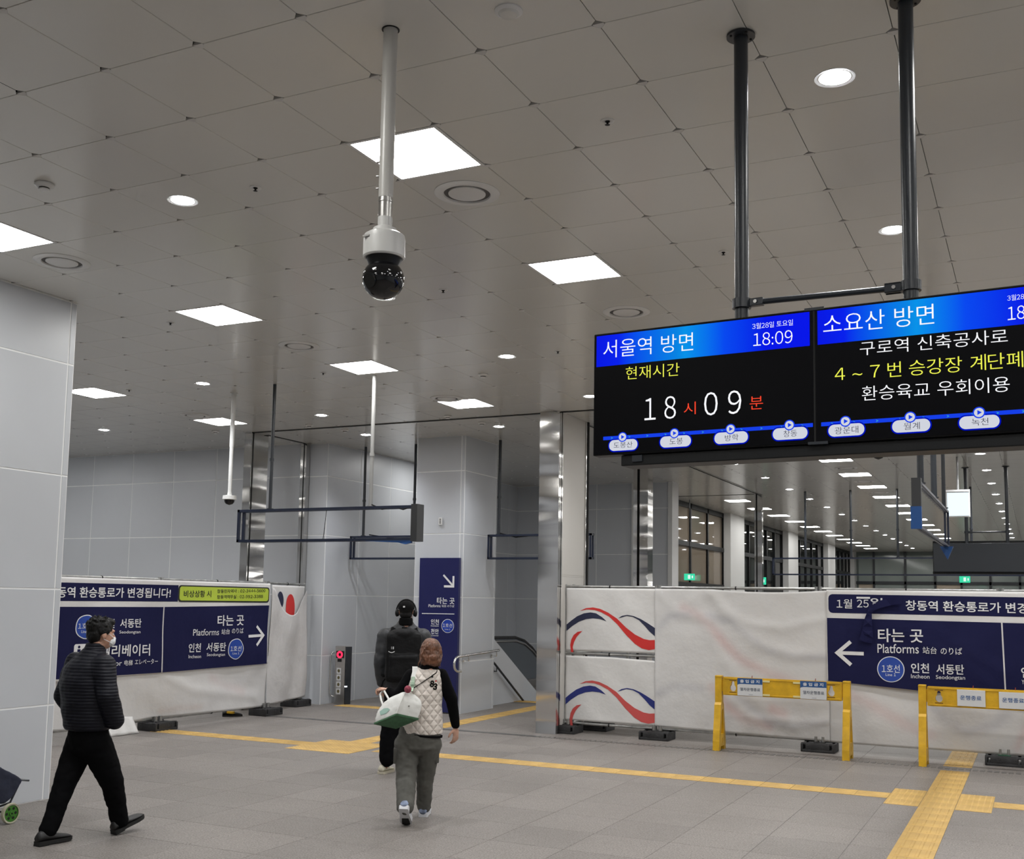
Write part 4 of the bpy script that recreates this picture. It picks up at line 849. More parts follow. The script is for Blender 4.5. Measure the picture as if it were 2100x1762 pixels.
cloth('loose_cloth', 6.60, 7.08, 0.01, 0.24, lambda u, v: (-6.705+0.11*max(0, 1-v/0.22)+0.012*math.sin(u*27+v*9), u+0.03*(0.2-v), v), m_cloth, 'loose white cloth corner drooping to the floor under the left banner', 'cloth', bot=lambda u: 0.010, top=lambda u: 0.235-0.10*max(0, u-6.9))
# --- return cloth with the scooped top
rl = math.hypot(RB[0]-RA[0], RB[1]-RA[1]); rd = ((RB[0]-RA[0])/rl, (RB[1]-RA[1])/rl)
def f_rt(d): return lambda u, v: (RA[0]+rd[0]*u+rd[1]*(d+1.5*wob(u, v, 80)+0.02*math.sin(u*6-v*2.5)), RA[1]+rd[1]*u-rd[0]*(d+1.5*wob(u, v, 80)+0.02*math.sin(u*6-v*2.5)), v)
ct = cloth('wave_banner', 0.03, rl-0.03, 0.9, 2.04, f_rt(0.03), m_cloth, 'white cloth corner with small red and navy print near the wall', 'banner')
flat('wave_print', disc(0.43, 1.79, 0.15, 0.15, 28), f_rt(0.040), m_nav2, ct); flat('wave_print', disc(0.83, 1.66, 0.165, 0.24, 32), f_rt(0.040), m_red, ct)
scoop = lambda u: 1.99-0.50*math.sin(PI*min(1, max(0, u/rl)))**1.2*(0.75+0.25*u/rl) if u < rl else 1.9
cloth('drooping_cloth', -0.06, rl, 0.14, 2.0, f_rt(0.075), m_cloth2, 'white cloth sagging in a deep scoop beside the left banner', 'banner', top=scoop, bot=lambda u: 0.15)

# ================================================================ BARRIERS
def plate(outer, holes, fn, d0, d1, name, m, parent, smooth=None):
    cu = bpy.data.curves.new('pl', 'CURVE'); cu.dimensions = '2D'; cu.fill_mode = 'BOTH'; cu.extrude = (d1-d0)/2
    for P in [outer]+holes:
        s = cu.splines.new('POLY'); s.points.add(len(P)-1); s.use_cyclic_u = True
        for q, (u, v) in zip(s.points, P): q.co = (u, v, 0, 1)
    ob = bpy.data.objects.new('pl', cu); COL.objects.link(ob)
    me = bpy.data.meshes.new_from_object(ob.evaluated_get(bpy.context.evaluated_depsgraph_get()))
    mb = MB(); mb.add([fn(q.co.x, q.co.y, (d0+d1)/2+q.co.z) for q in me.vertices], [tuple(p_.vertices) for p_ in me.polygons])
    bpy.data.objects.remove(ob); bpy.data.curves.remove(cu); bpy.data.meshes.remove(me)
    return mb.build(name, m, parent, smooth)
def keyhole(u, v):
    return [(u+0.040*math.sin(a), v-0.025-0.044*math.cos(a)) for a in [(-2.5+5.0*k/20) for k in range(21)]] + [(u+0.019*math.cos(a), v+0.045+0.019*math.sin(a)) for a in [PI*k/8 for k in range(9)]]
m_board = mat('board_white', (0.62, 0.63, 0.64), 0.4); m_bblue = mat('board_blue', (0.02, 0.085, 0.25), 0.4); m_bink = mat('board_ink', (0.05, 0.07, 0.11), 0.5); m_bink2 = mat('board_blue_ink', (0.03, 0.10, 0.27), 0.5)
def barrier(x0, x1, y, boards, label):
    """legs end at x0 and x1; A-frame legs open along y"""
    r = empty('barrier', ((x0+x1)/2, y, 0)); L_ = 0.085
    for xa in (x0, x1-L_):
        fn = lambda u, v, d: (xa+d, y+u, v)
        plate([(-0.045, 0.93), (0.045, 0.93), (0.045, 0.60), (0.075, 0.57), (0.10, 0.40), (0.135, 0.25), (0.155, 0.12), (0.16, 0.0), (0.085, 0.0), (0.075, 0.05), (-0.075, 0.05), (-0.085, 0.0), (-0.16, 0.0), (-0.155, 0.12), (-0.135, 0.25), (-0.10, 0.40), (-0.075, 0.57), (-0.045, 0.60)],
              [[(0.0, 0.52), (0.022, 0.50), (0.045, 0.36), (0.075, 0.20), (-0.075, 0.20), (-0.045, 0.36), (-0.022, 0.50)], [(0.012, 0.15), (0.012, 0.09), (-0.012, 0.09), (-0.012, 0.15)]], fn, 0.0, L_, 'leg', m_yel, r)
        MB().bbox(xa-0.002, y-0.048, 0.915, xa+L_+0.002, y+0.048, 0.94, 0.008).build('leg_cap', m_yel, r)
    fn = lambda u, v, d: (u, y+d, v); a, b = x0+L_+0.012, x1-L_-0.012
    plate(rrect(a, 0.695, b, 0.925, 0.012), [keyhole(a+0.13, 0.812), keyhole(b-0.13, 0.812)], fn, -0.024, 0.024, 'bar', m_yel, r)
    for u0, u1 in ((x0+L_-0.01, a+0.02), (b-0.02, x1-L_+0.01)): MB().box(u0, y-0.014, 0.74, u1, y+0.014, 0.89).build('tongue', m_yel, r)
    for z in (0.705, 0.898):
        MB().bbox(a+0.02, y-0.030, z, b-0.02, y-0.022, z+0.016, 0.003).build('rib', m_yel, r)
    for u in (a+0.13, b-0.13):
        for z in (0.735, 0.885): MB().box(u-0.045, y-0.0255, z-0.006, u+0.045, y-0.0235, z+0.006).build('slot', mat('slot_brown', (0.20, 0.10, 0.005), 0.6) if 'slot_brown' not in bpy.data.materials else bpy.data.materials['slot_brown'], r)
    for kind, u0, u1, z0, z1 in boards:
        bd = MB().bbox(u0, y-0.040, z0, u1, y-0.032, z1, 0.003).build('notice_board', m_board, r)
        g = lambda dd: (lambda u, v: (u, y-0.040-dd, v)); w_, h_ = u1-u0, z1-z0
        if kind == 'a':
            flat('blue_band', [(u0, z1), (u0, z1-h_*0.42), (u0+0.01, z1-h_*0.36), (u0+0.04, z1-h_*0.33), (u1, z1-h_*0.33), (u1, z1)], g(0.0006), m_bblue, bd)
            lettering('lettering', '출 입 금 지', (u0+w_*0.11, z1-h_*0.175, u1-w_*0.12, z1-h_*0.165, h_*0.18), g(0.0012), m_ink, bd, 0.02)
            lettering('lettering', '열차운행종료', (u0+w_*0.11, z0+h_*0.37, u1-w_*0.09, z0+h_*0.37, h_*0.19), g(0.0012), m_bink, bd, 0.012)
            flat('small_print', [(u0+w_*0.45, z0+h_*0.07), (u0+w_*0.62, z0+h_*0.07), (u0+w_*0.62, z0+h_*0.085), (u0+w_*0.45, z0+h_*0.085)], g(0.0012), m_bink, bd)
            for s in (-1, 1):
                for z in (z0+0.02, z1-0.03):
                    u = u0 if s < 0 else u1
                    if (s < 0 and u0 > (x0+x1)/2) or (s > 0 and u1 < (x0+x1)/2): MB().bbox(u if s > 0 else u-0.09, y-0.034, z-0.012, u+0.09 if s > 0 else u, y-0.026, z+0.012, 0.003).build('tape_end', mat('pale_yellow', (0.70, 0.62, 0.30), 0.5) if 'pale_yellow' not in bpy.data.materials else bpy.data.materials['pale_yellow'], bd)
        else:
            lettering('lettering', '운행종료', (u0+w_*0.11, (z0+z1)/2+0.004, u1-w_*0.14, (z0+z1)/2+0.004, h_*0.28), g(0.0012), m_bink2, bd, 0.016)
        MB().cone(((u0+u1)/2+0.02, y-0.01, 0.92), ((u0+u1)/2+0.024, y-0.01, 0.955), 0.006, 0.004, n=8).build('tie_end', mat('tie_red', (0.25, 0.04, 0.02), 0.5) if 'tie_red' not in bpy.data.materials else bpy.data.materials['tie_red'], r)
    return tag(r, label, 'barrier')
barrier(0.545, 2.225, 9.84, [('a', 0.835, 1.155, 0.700, 0.920), ('a', 1.625, 1.945, 0.700, 0.920)], 'yellow plastic barrier with two blue headed notices, left one')
barrier(3.01, 4.69, 9.84, [('b', 3.437, 3.742, 0.715, 0.905), ('b', 3.885, 4.19, 0.712, 0.900)], 'yellow plastic barrier with two white notices, at the right edge')

# ================================================================ TOTEM, GATE POST, RAILS, ESCALATOR
r = empty('totem_sign', (-4.61, 11.6, 0))
MB().box(-4.995, 11.585, 0.02, -4.245, 11.648, 2.54).build('panel', m_totem, r)
g = lambda d: (lambda u, v: (u, 11.585-d, v))
sh = -0.012
for q in TS_T: lettering('lettering', q[0], (q[1]+sh, q[2], q[3]+sh, q[4], q[5]), g(0.005 if q[0] in ('1호선', 'Line 1') else 0.003), m_ink, r, bold=tb(q[0]))
flat('arrow', stroke([(-4.534, 2.257), (-4.35, 2.08)], 0.032), g(0.003), m_ink, r); flat('arrow', stroke([(-4.52, 2.069), (-4.343, 2.069), (-4.343, 2.24)], 0.036), g(0.004), m_ink, r)
flat('rule', stroke([(-4.93, 1.616), (-4.31, 1.618)], 0.012), g(0.003), m_ink, r)
flat('line_badge_ring', disc(-4.432, 1.421, 0.118, 0.112), g(0.002), m_ink, r); flat('line_badge', disc(-4.432, 1.421, 0.109, 0.103), g(0.0035), mat('totem_badge', (0.01, 0.045, 0.36), 0.4), r)
tag(r, 'tall navy totem sign with diagonal arrow on the grey pillar', 'sign')
r = empty('wall_socket', (-4.65, 11.65, 3.15))
MB().bbox(-4.685, 11.632, 3.09, -4.615, 11.652, 3.215, 0.006).build('plate', m_white, r)
for z in (3.125, 3.155, 3.185): MB().cone((-4.65, 11.632, z), (-4.65, 11.629, z), 0.010, n=12).build('hole', m_post, r)
tag(r, 'small white socket plate high on the totem pillar', 'socket')
r = empty('gate_post', (-6.77, 11.98, 0))
MB().bbox(-6.90, 11.86, 0.0, -6.69, 12.00, 1.01, 0.006).build('housing', m_brush, r)
MB().bbox(-6.69, 11.87, 0.0, -6.66, 12.02, 1.0, 0.004).build('side_panel', m_post, r)
MB().box(-6.69, 11.86, 0.30, -6.655, 11.90, 0.325).build('side_light', emit('gate_white', (0.9, 0.95, 1), 1.2), r)
MB().bbox(-6.875, 11.85, 0.80, -6.715, 11.862, 0.925, 0.003).build('lamp_plate', m_gap, r)
m_ledr = emit('gate_red', (1.0, 0.03, 0.09), 1.6)
MB().rings([[(-6.795+rr*math.cos(2*PI*k/28), yy, 0.862+rr*math.sin(2*PI*k/28)) for k in range(28)] for rr, yy in ((0.03, 11.848), (0.03, 11.840), (0.062, 11.840), (0.062, 11.848))], caps=False).build('red_ring', m_ledr, r)
MB().bbox(-6.845, 11.852, 0.735, -6.765, 11.861, 0.79, 0.002).build('reader_window', m_gap, r)
for k in range(4):
    z = 0.58-0.118*k
    s = MB().box(-6.858, 11.853, z-0.05, -6.765, 11.861, z+0.05).build('sticker', m_board, r); flat('symbol', disc(-6.811, z, 0.026, 0.030, 12), lambda u, v: (u, 11.852, v), mat('sticker_symbol', (0.12, 0.10, 0.04), 0.6) if 'sticker_symbol' not in bpy.data.materials else bpy.data.materials['sticker_symbol'], s)
MB().tube([(-6.88, 11.93, 0.90), (-6.98, 11.90, 0.90), (-7.02, 11.85, 0.86), (-7.02, 11.80, 0.75)][:2] + [(-6.985, 11.88, 0.88), (-7.0, 11.86, 0.82), (-7.0, 11.86, 0.2), (-6.985, 11.87, 0.15), (-6.95, 11.89, 0.13), (-6.89, 11.92, 0.13)], 0.012, 10).build('hoop', m_chrome, r, 60)
tag(r, 'stainless gate post with red ring lamp against the passage wall', 'gate post')
for o_ in r.children: o_.location.x += 0.06; o_.location.y += -0.0
def rail(path, rad, brackets, label, m):
    r = empty('handrail', path[0]); MB().tube(path, rad, 14).build('tube', m, r, 60)
    for p, q in brackets: MB().tube([p, (p[0], p[1], q[2]), q], 0.010, 8).cone((q[0], q[1], q[2]), (q[0]-0.006, q[1], q[2]), 0.03, n=14).build('bracket', m, r, 60)
    return tag(r, label, 'handrail')
C_ = [(-4.10, 12.80, 0.995), (-4.10, 11.44, 0.945)] + [(-4.10, 11.36-0.125*math.sin(a), 0.825+0.118*math.cos(a)) for a in [PI*k/10 for k in range(11)]] + [(-4.10, 11.46, 0.706)]
rail(C_, 0.021, [((-4.10, 12.72, 0.97), (-4.195, 12.72, 0.90)), ((-4.10, 11.72, 0.935), (-4.195, 11.72, 0.86))], 'shiny curved handrail on the side of the totem pillar', m_chrome)
rail([(-4.36, 12.95, 0.85), (-4.36, 13.17, 0.735), (-4.36, 14.40, -0.02), (-4.36, 16.5, -1.30)], 0.02, [((-4.36, 13.25, 0.67), (-4.425, 13.25, 0.60)), ((-4.36, 14.9, -0.34), (-4.425, 14.9, -0.40))], 'dark stair handrail sloping down behind the totem pillar', m_post)
r = empty('escalator', (-5.5, 16.5, 0))
E1 = [(14.6, 1.06), (15.6, 1.075), (16.5, 1.06), (16.95, 0.98), (17.35, 0.82), (17.75, 0.58), (18.4, 0.18), (19.0, -0.2)]
MB().prism(E1[::1] + [(19.0, -0.3), (14.6, -0.3)], lambda u, v, d: (d, u, v), -5.62, -5.58).build('balustrade', mat('escalator_glass', (0.10, 0.115, 0.13), 0.15), r)
MB().tube([(-5.60, u, v+0.02) for u, v in E1], 0.035, 12).build('moving_handrail', m_rub, r, 60)
MB().tube([(-5.57, u, v-0.05) for u, v in E1], 0.022, 10).build('guide', m_brush, r, 60)
MB().box(-5.66, 14.5, 0, -5.54, 19.1, 0.18).build('skirt', m_brush, r)
tag(r, 'grey escalator side with black handrail behind the totem pillar', 'escalator')
def exit_sign(x, y, z, w_, h_, axis, label):
    r = empty('exit_sign', (x, y, z)); e = emit('exit_green', (0.05, 0.75, 0.42), 0.9) if 'exit_green' not in bpy.data.materials else bpy.data.materials['exit_green']; wh = emit('exit_white', (0.8, 1, 0.92), 0.9) if 'exit_white' not in bpy.data.materials else bpy.data.materials['exit_white']
    a, b = (w_/2, 0.03) if axis == 'x' else (0.03, w_/2)
    MB().bbox(x-a, y-b, z, x+a, y+b, z+h_, 0.006).build('case', e, r)
    MB().cone((x, y, z+h_), (x, y, ZC), 0.012, n=8).build('rod', m_post, r)
    if axis == 'x':
        MB().box(x-w_*0.12, y-b-0.004, z+h_*0.2, x+w_*0.12, y-b, z+h_*0.8).build('figure', wh, r); MB().box(x+w_*0.25, y-b-0.004, z+h_*0.3, x+w_*0.38, y-b, z+h_*0.7).build('door_mark', wh, r)
    return tag(r, label, 'exit sign')
exit_sign(1.55, 45.0, 2.90, 0.42, 0.27, 'x', 'green lit exit sign far down the hall under the dark display back')
exit_sign(-3.96, 23.6, 2.46, 0.28, 0.17, 'x', 'small green lit box beside the first dark hall window')  # green box standing for a green mark in the window glass
exit_sign(-3.90, 31.4, 2.50, 0.36, 0.24, 'x', 'small green lit box beside the second dark hall window')  # likewise placed for a green mark in the second window's glass

# ================================================================ PEOPLE
def chain(mb, pts, n=18):
    """tapered limb through (point, radius) joints"""
    for (p, r_), (q, s_) in zip(pts, pts[1:]): mb.cone(p, q, r_, s_, n)
    for p, r_ in pts: mb.ell(p, (r_*1.0, r_*1.0, r_*1.0), None, 16, 10)
    return mb
def loft(mb, secs, R3, F3, n=28):
    """secs = (centre, half width along R3, half depth along F3)"""
    mb.rings([[Vector(c_)+R3*(a*math.cos(2*PI*k/n))+F3*(b*math.sin(2*PI*k/n)) for k in range(n)] for c_, a, b in secs]); return mb
def organic(name, mb, m, parent, voxel=0.008, smooth=8, fold=None, cut=None):
    """melt overlapping volumes into one continuous surface"""
    me = mb.mesh(name, m); ob = bpy.data.objects.new(name, me); COL.objects.link(ob)
    rm = ob.modifiers.new('r', 'REMESH'); rm.mode = 'VOXEL'; rm.voxel_size = voxel; rm.use_smooth_shade = True
    sm_ = ob.modifiers.new('s', 'SMOOTH'); sm_.factor = 0.5; sm_.iterations = smooth
    new = bpy.data.meshes.new_from_object(ob.evaluated_get(bpy.context.evaluated_depsgraph_get()))
    ob.modifiers.clear(); ob.data = new; bpy.data.meshes.remove(me); new.name = name
    if fold:
        amp, sc_ = fold[0], fold[1]
        ns = [v_.normal.copy() for v_ in new.vertices]
        for v_, n_ in zip(new.vertices, ns):
            p = v_.co; q = Vector((p.x*sc_[0], p.y*sc_[1], p.z*sc_[2]))
            k = noise.noise(q)+0.5*noise.noise(q*2.3)
            v_.co = p + n_*(amp*k)
    new.polygons.foreach_set('use_smooth', [True]*len(new.polygons)); new.update()
    if parent is not None: ob.parent = parent
    WO[ob.name] = Vector((0,0,0)); return ob
def hand(mb, w_, d, n_, thumb=1, curl=(0.35, 0.45, 0.35), s=1.0):
    """five fingers on a palm; d along the hand, n_ towards the palm side, thumb = side"""
    d = Vector(d).normalized(); n_ = Vector(n_); n_ = (n_-d*n_.dot(d)).normalized(); l = d.cross(n_)*thumb; w_ = Vector(w_)
    rot = Matrix((l, n_, d)).transposed()
    mb.ell(w_+d*0.047*s, (0.040*s, 0.017*s, 0.052*s), rot, 16, 10); mb.ell(w_+d*0.005*s, (0.027*s, 0.021*s, 0.03*s), rot, 14, 8)
    for off, ln, sp in ((0.029, 0.068, 0.10), (0.010, 0.078, 0.03), (-0.010, 0.073, -0.04), (-0.028, 0.058, -0.12)):
        p = w_+d*0.082*s+l*off*s; a = 0.0; r0 = 0.0098*s
        for k, (cu, fr) in enumerate(zip(curl, (0.42, 0.32, 0.26))):
            a += cu; v_ = (d*math.cos(a)+n_*math.sin(a)+l*sp).normalized(); q = p+v_*ln*fr*s; r1 = r0*0.9
            mb.cone(p, q, r0, r1, 12); mb.ell(q, (r1, r1, r1), None, 10, 6); p, r0 = q, r1
    p = w_+d*0.025*s+l*0.032*s; r0 = 0.0125*s
    for v_, ln in ((d*0.6+l*0.75+n_*0.25, 0.038), (d*0.85+l*0.35+n_*0.35, 0.032)):
        q = p+v_.normalized()*ln*s; mb.cone(p, q, r0, r0*0.88, 12); mb.ell(q, (r0*0.88,)*3, None, 10, 6); p, r0 = q, r0*0.88
def head(mb, c, f3, u3, s=1.0):
    f3 = Vector(f3).normalized(); u3 = Vector(u3); u3 = (u3-f3*u3.dot(f3)).normalized(); r3 = f3.cross(u3); rot = Matrix((r3, f3, u3)).transposed(); c = Vector(c)
    P = lambda x, y, z: c+rot @ Vector((x*s, y*s, z*s))
    def E(x, y, z, a, b, d): mb.ell(P(x, y, z), (a*s, b*s, d*s), rot, 20, 14)
    E(0, -0.012, 0.032, 0.076, 0.094, 0.088); E(0, 0.028, -0.028, 0.064, 0.070, 0.088); E(0, 0.042, -0.078, 0.046, 0.046, 0.036); E(0, 0.080, 0.028, 0.052, 0.020, 0.016)
    mb.cone(P(0, 0.092, 0.012), P(0, 0.112, -0.028), 0.009*s, 0.014*s, 12); E(0, 0.110, -0.028, 0.015, 0.012, 0.010)
    E(0, 0.086, -0.056, 0.024, 0.012, 0.007); E(0, 0.083, -0.068, 0.022, 0.012, 0.008)
    for k in (-1, 1): E(k*0.033, 0.070, -0.022, 0.022, 0.02, 0.018); mb.ell(P(k*0.077, -0.008, -0.008), (0.010*s, 0.021*s, 0.032*s), rot, 14, 8)
    mb.cone(P(0, -0.015, -0.06), P(0, -0.03, -0.17), 0.055*s, 0.060*s, 18)
    return P, rot
def eyes(P, rot, parent, s=1.0):
    for k in (-1, 1):
        e = MB().ell(P(k*0.031, 0.082, 0.004), (0.012*s, 0.009*s, 0.007*s), rot, 14, 8).build('eye', m_eye, parent, 60)
        MB().ell(P(k*0.031, 0.0885, 0.004), (0.0055*s, 0.004*s, 0.0055*s), rot, 12, 6).build('iris', m_gap, e, 60)
def shoe(name, heel, d, parent, m_up, m_so, L_=0.27, pitch=0.0, W_=0.10, sport=False):
    """heel = heel point on the ground side; d = horizontal heading; pitch raises the toe (+) or the heel (-, pivot at the toe)"""
    d = Vector((d[0], d[1], 0)).normalized(); l = Vector((d.y, -d.x, 0)); u = Vector((0, 0, 1)); h = Vector(heel)
    dd = d*math.cos(pitch)+u*math.sin(pitch); uu = u*math.cos(pitch)-d*math.sin(pitch)
    P = lambda t, w_, z: h+dd*(t*L_)+l*w_+uu*z
    k_ = 1.15 if sport else 1.0
    sec = ((0.0, 0.030, 0.075), (0.06, 0.036, 0.095*k_), (0.2, 0.038, 0.105*k_), (0.36, 0.040, 0.085*k_), (0.52, 0.044, 0.068*k_), (0.72, 0.049, 0.056*k_), (0.88, 0.043, 0.045*k_), (0.97, 0.026, 0.034*k_))
    mb = MB(); n = 20; rings = []
    for t, w_, z in sec:
        w_ *= W_/0.10; rings.append([P(t, w_*math.cos(2*PI*k/n)*(1.0 if math.sin(2*PI*k/n) < 0.2 else 0.86), 0.022+(z-0.022)*(0.5+0.5*math.sin(2*PI*k/n))) for k in range(n)])
    mb.rings(rings); up = mb.build(name, m_up, parent, 180)
    so = MB(); out = [(0.0, 0.033), (0.03, 0.040), (0.15, 0.043), (0.36, 0.040), (0.55, 0.046), (0.74, 0.052), (0.9, 0.045), (1.0, 0.022)]
    poly = [(t, w_*W_/0.10) for t, w_ in out]+[(t, -w_*W_/0.10) for t, w_ in out[::-1]]
    for z0, z1, gr in ((0.0, 0.018, 1.0), (0.018, 0.036 if sport else 0.026, 1.03)):
        so.prism(poly, lambda a, b, z: P(a, b*gr, z), z0, z1)
    if not sport: so.prism([(t, w_) for t, w_ in ((0.0, 0.036), (0.28, 0.038), (0.28, -0.038), (0.0, -0.036))], lambda a, b, z: P(a, b, z), -0.008, 0.004)
    so.build('sole', m_so, up, 40); return up, P
m_eye = mat('eye_white', (0.6, 0.58, 0.55), 0.3)
m_skin = mat('skin', (0.46, 0.255, 0.175), 0.5, var=(25, 0.08)); m_skin2 = mat('skin_light', (0.50, 0.29, 0.21), 0.5, var=(25, 0.08))
for m_ in (m_skin, m_skin2):
    b = m_.node_tree.nodes['Principled BSDF']; b.inputs['Subsurface Weight'].default_value = 0.08; b.inputs['Subsurface Radius'].default_value = (0.01, 0.004, 0.002)
def wave_mat(name, col, rough, scale, strength, mode, dist=0.01, **kw):
    """stitched quilting: horizontal lines or diamonds"""
    m = mat(name, col, rough, **kw); N, L = m.node_tree.nodes, m.node_tree.links; b = N['Principled BSDF']
    tc = N.new('ShaderNodeTexCoord'); outs = []
    for ang in ([0] if mode == 'lines' else [50, -50]):
        mp = N.new('ShaderNodeMapping'); mp.inputs['Rotation'].default_value = (0, math.radians(ang), 0); L.new(tc.outputs['Object'], mp.inputs['Vector'])
        wv = N.new('ShaderNodeTexWave'); wv.bands_direction = 'Z'; wv.inputs['Scale'].default_value = scale; wv.inputs['Distortion'].default_value = 0.6; wv.inputs['Detail'].default_value = 1; L.new(mp.outputs['Vector'], wv.inputs['Vector'])
        pw = N.new('ShaderNodeMath'); pw.operation = 'POWER'; pw.inputs[1].default_value = 0.35; L.new(wv.outputs['Fac'], pw.inputs[0]); outs.append(pw)
    o_ = outs[0].outputs[0]
    if len(outs) == 2:
        mn = N.new('ShaderNodeMath'); mn.operation = 'MINIMUM'; L.new(outs[0].outputs[0], mn.inputs[0]); L.new(outs[1].outputs[0], mn.inputs[1]); o_ = mn.outputs[0]
    bp = N.new('ShaderNodeBump'); bp.inputs['Strength'].default_value = strength; bp.inputs['Distance'].default_value = dist; L.new(o_, bp.inputs['Height']); L.new(bp.outputs['Normal'], b.inputs['Normal'])
    return m
V3 = Vector
# ---------------------------------------------------------------- man in the quilted jacket
A = empty('person', (-2.314, 2.272, 0), math.radians(47.21), local=True)
tag(A, 'man in dark quilted jacket and white face mask walking right', 'person')
F3, R3, U3 = V3((0.84, 0.53, 0)).normalized(), V3((0.53, -0.84, 0)).normalized(), V3((0, 0, 1))
m_jack = wave_mat('quilted_navy', (0.0035, 0.004, 0.0085), 0.5, 13.0, 0.5, 'lines', 0.008, spec=0.22)
m_trou = mat('black_trousers', (0.0025, 0.0025, 0.003), 0.9, spec=0.08); m_shoe = mat('black_leather', (0.008, 0.0075, 0.008), 0.5); m_sole = mat('black_sole', (0.006, 0.006, 0.006), 0.7)
mb = MB(); P, rot = head(mb, (0.050, 0.0, 1.545), (0.90, 0.42, -0.06), (0, 0, 1), 1.0)
loft(mb, [((0.0, 0, 0.75), 0.13, 0.10), ((-0.03, 0, 1.1), 0.15, 0.10), ((-0.02, 0, 1.32), 0.15, 0.08), ((0.01, 0, 1.42), 0.055, 0.055)], R3, F3)
chain(mb, [((0.09, -0.17, 1.32), 0.045), ((0.115, -0.235, 1.09), 0.04), ((0.175, -0.15, 0.95), 0.03)]); chain(mb, [((-0.12, 0.16, 1.32), 0.045), ((-0.185, 0.17, 1.06), 0.04), ((-0.06, 0.20, 0.93), 0.03)])
hand(mb, (0.172, -0.15, 0.955), (-0.25, 0.55, -0.45), (-0.4, 0.3, -0.1), 1, (0.6, 0.8, 0.5), 0.9); hand(mb, (-0.06, 0.20, 0.93), (0.4, -0.5, -0.3), (-0.1, -0.6, -0.1), -1, (0.6, 0.8, 0.5), 0.9)
for h_, k_, a_ in (((0.06, -0.08, 0.70), (0.188, -0.03, 0.42), (0.262, 0.06, 0.08)), ((-0.05, 0.08, 0.70), (-0.155, -0.02, 0.42), (-0.262, -0.175, 0.08))): chain(mb, [(h_, 0.07), (k_, 0.05), (a_, 0.038)])
body = organic('body', mb, m_skin, A, 0.006, 4); eyes(P, rot, A)
mb = MB(); loft(mb, [((-0.012, 0, 0.815), 0.195, 0.150), ((-0.012, 0, 0.85), 0.207, 0.168), ((-0.025, 0, 1.0), 0.222, 0.176), ((-0.045, 0, 1.18), 0.235, 0.170), ((-0.035, 0, 1.30), 0.215, 0.140), ((-0.008, 0, 1.385), 0.14, 0.095), ((0.008, 0.0, 1.44), 0.078, 0.078)], R3, F3)
chain(mb, [((0.08, -0.165, 1.315), 0.088), ((0.12, -0.24, 1.09), 0.078), ((0.180, -0.165, 0.90), 0.076)]); chain(mb, [((-0.115, 0.15, 1.315), 0.088), ((-0.190, 0.17, 1.06), 0.080), ((-0.07, 0.20, 0.90), 0.070)])
jk = organic('jacket', mb, m_jack, A, 0.009, 6, (0.006, (9, 9, 13)))
mb = MB(); loft(mb, [((0.006, 0.0, 1.42), 0.082, 0.084), ((0.014, 0.0, 1.452), 0.074, 0.076), ((0.018, 0.002, 1.478), 0.070, 0.072)], R3, F3); organic('collar', mb, m_jack, jk, 0.007, 3)
mb = MB(); loft(mb, [((0, 0, 0.58), 0.06, 0.06), ((0.0, 0, 0.66), 0.165, 0.135), ((0, 0, 0.78), 0.175, 0.14), ((0, 0, 0.88), 0.165, 0.13)], R3, F3)
chain(mb, [((0.062, -0.07, 0.70), 0.118), ((0.125, -0.05, 0.56), 0.108), ((0.188, -0.03, 0.41), 0.088), ((0.235, 0.02, 0.22), 0.070), ((0.258, 0.055, 0.10), 0.068)]); chain(mb, [((-0.055, 0.075, 0.70), 0.118), ((-0.10, 0.03, 0.56), 0.103), ((-0.15, -0.02, 0.41), 0.084), ((-0.205, -0.10, 0.22), 0.070), ((-0.245, -0.155, 0.10), 0.066)])
organic('trousers', mb, m_trou, A, 0.009, 5, (0.006, (11, 11, 16)))
d_ = (0.80, 0.60)
shoe('shoe', (0.218, 0.018, 0.012), d_, A, m_shoe, m_sole, 0.285, 0.30); shoe('shoe', (-0.315, -0.222, 0.008), d_, A, m_shoe, m_sole, 0.285, 0.0)
m_hair = mat('black_hair', (0.003, 0.0028, 0.0026), 0.55, spec=0.25, bump=(60, 0.8, (1, 1, 0.3), 4, 0.01))
mb = MB()
for x, y, z, a, b_, c_ in ((0, -0.018, 0.052, 0.084, 0.103, 0.084), (0, -0.055, 0.0, 0.074, 0.055, 0.075), (0, 0.055, 0.095, 0.055, 0.045, 0.034), (0.07, -0.01, 0.03, 0.018, 0.05, 0.04), (-0.07, -0.01, 0.03, 0.018, 0.05, 0.04)):
    mb.ell(P(x, y, z), (a, b_, c_), rot, 20, 14)
random.seed(3)
for k in range(90):
    a = random.uniform(0, 2*PI); e_ = random.uniform(0.1, 1.2); n_ = V3((math.cos(a)*math.cos(e_), math.sin(a)*math.cos(e_), math.sin(e_)))
    if n_.y > 0.55 and n_.z < 0.6: continue
    q = V3((n_.x*0.080, n_.y*0.098-0.018, n_.z*0.080+0.052)); t_ = q+n_*0.020+V3((0, 0.006, 0.004)); mb.cone(P(*q), P(*t_), 0.010, 0.003, 8)
organic('hair', mb, m_hair, A, 0.005, 2, (0.003, (60, 60, 60)))
m_mask = mat('mask_white', (0.66, 0.67, 0.68), 0.7)
mb = MB(); mb.ell(P(0, 0.066, -0.052), (0.058, 0.054, 0.046), rot, 24, 16); mb.cone(P(0, 0.104, -0.018), P(0, 0.098, -0.075), 0.022, 0.022, 14)
mk = organic('face_mask', mb, m_mask, A, 0.005, 4)
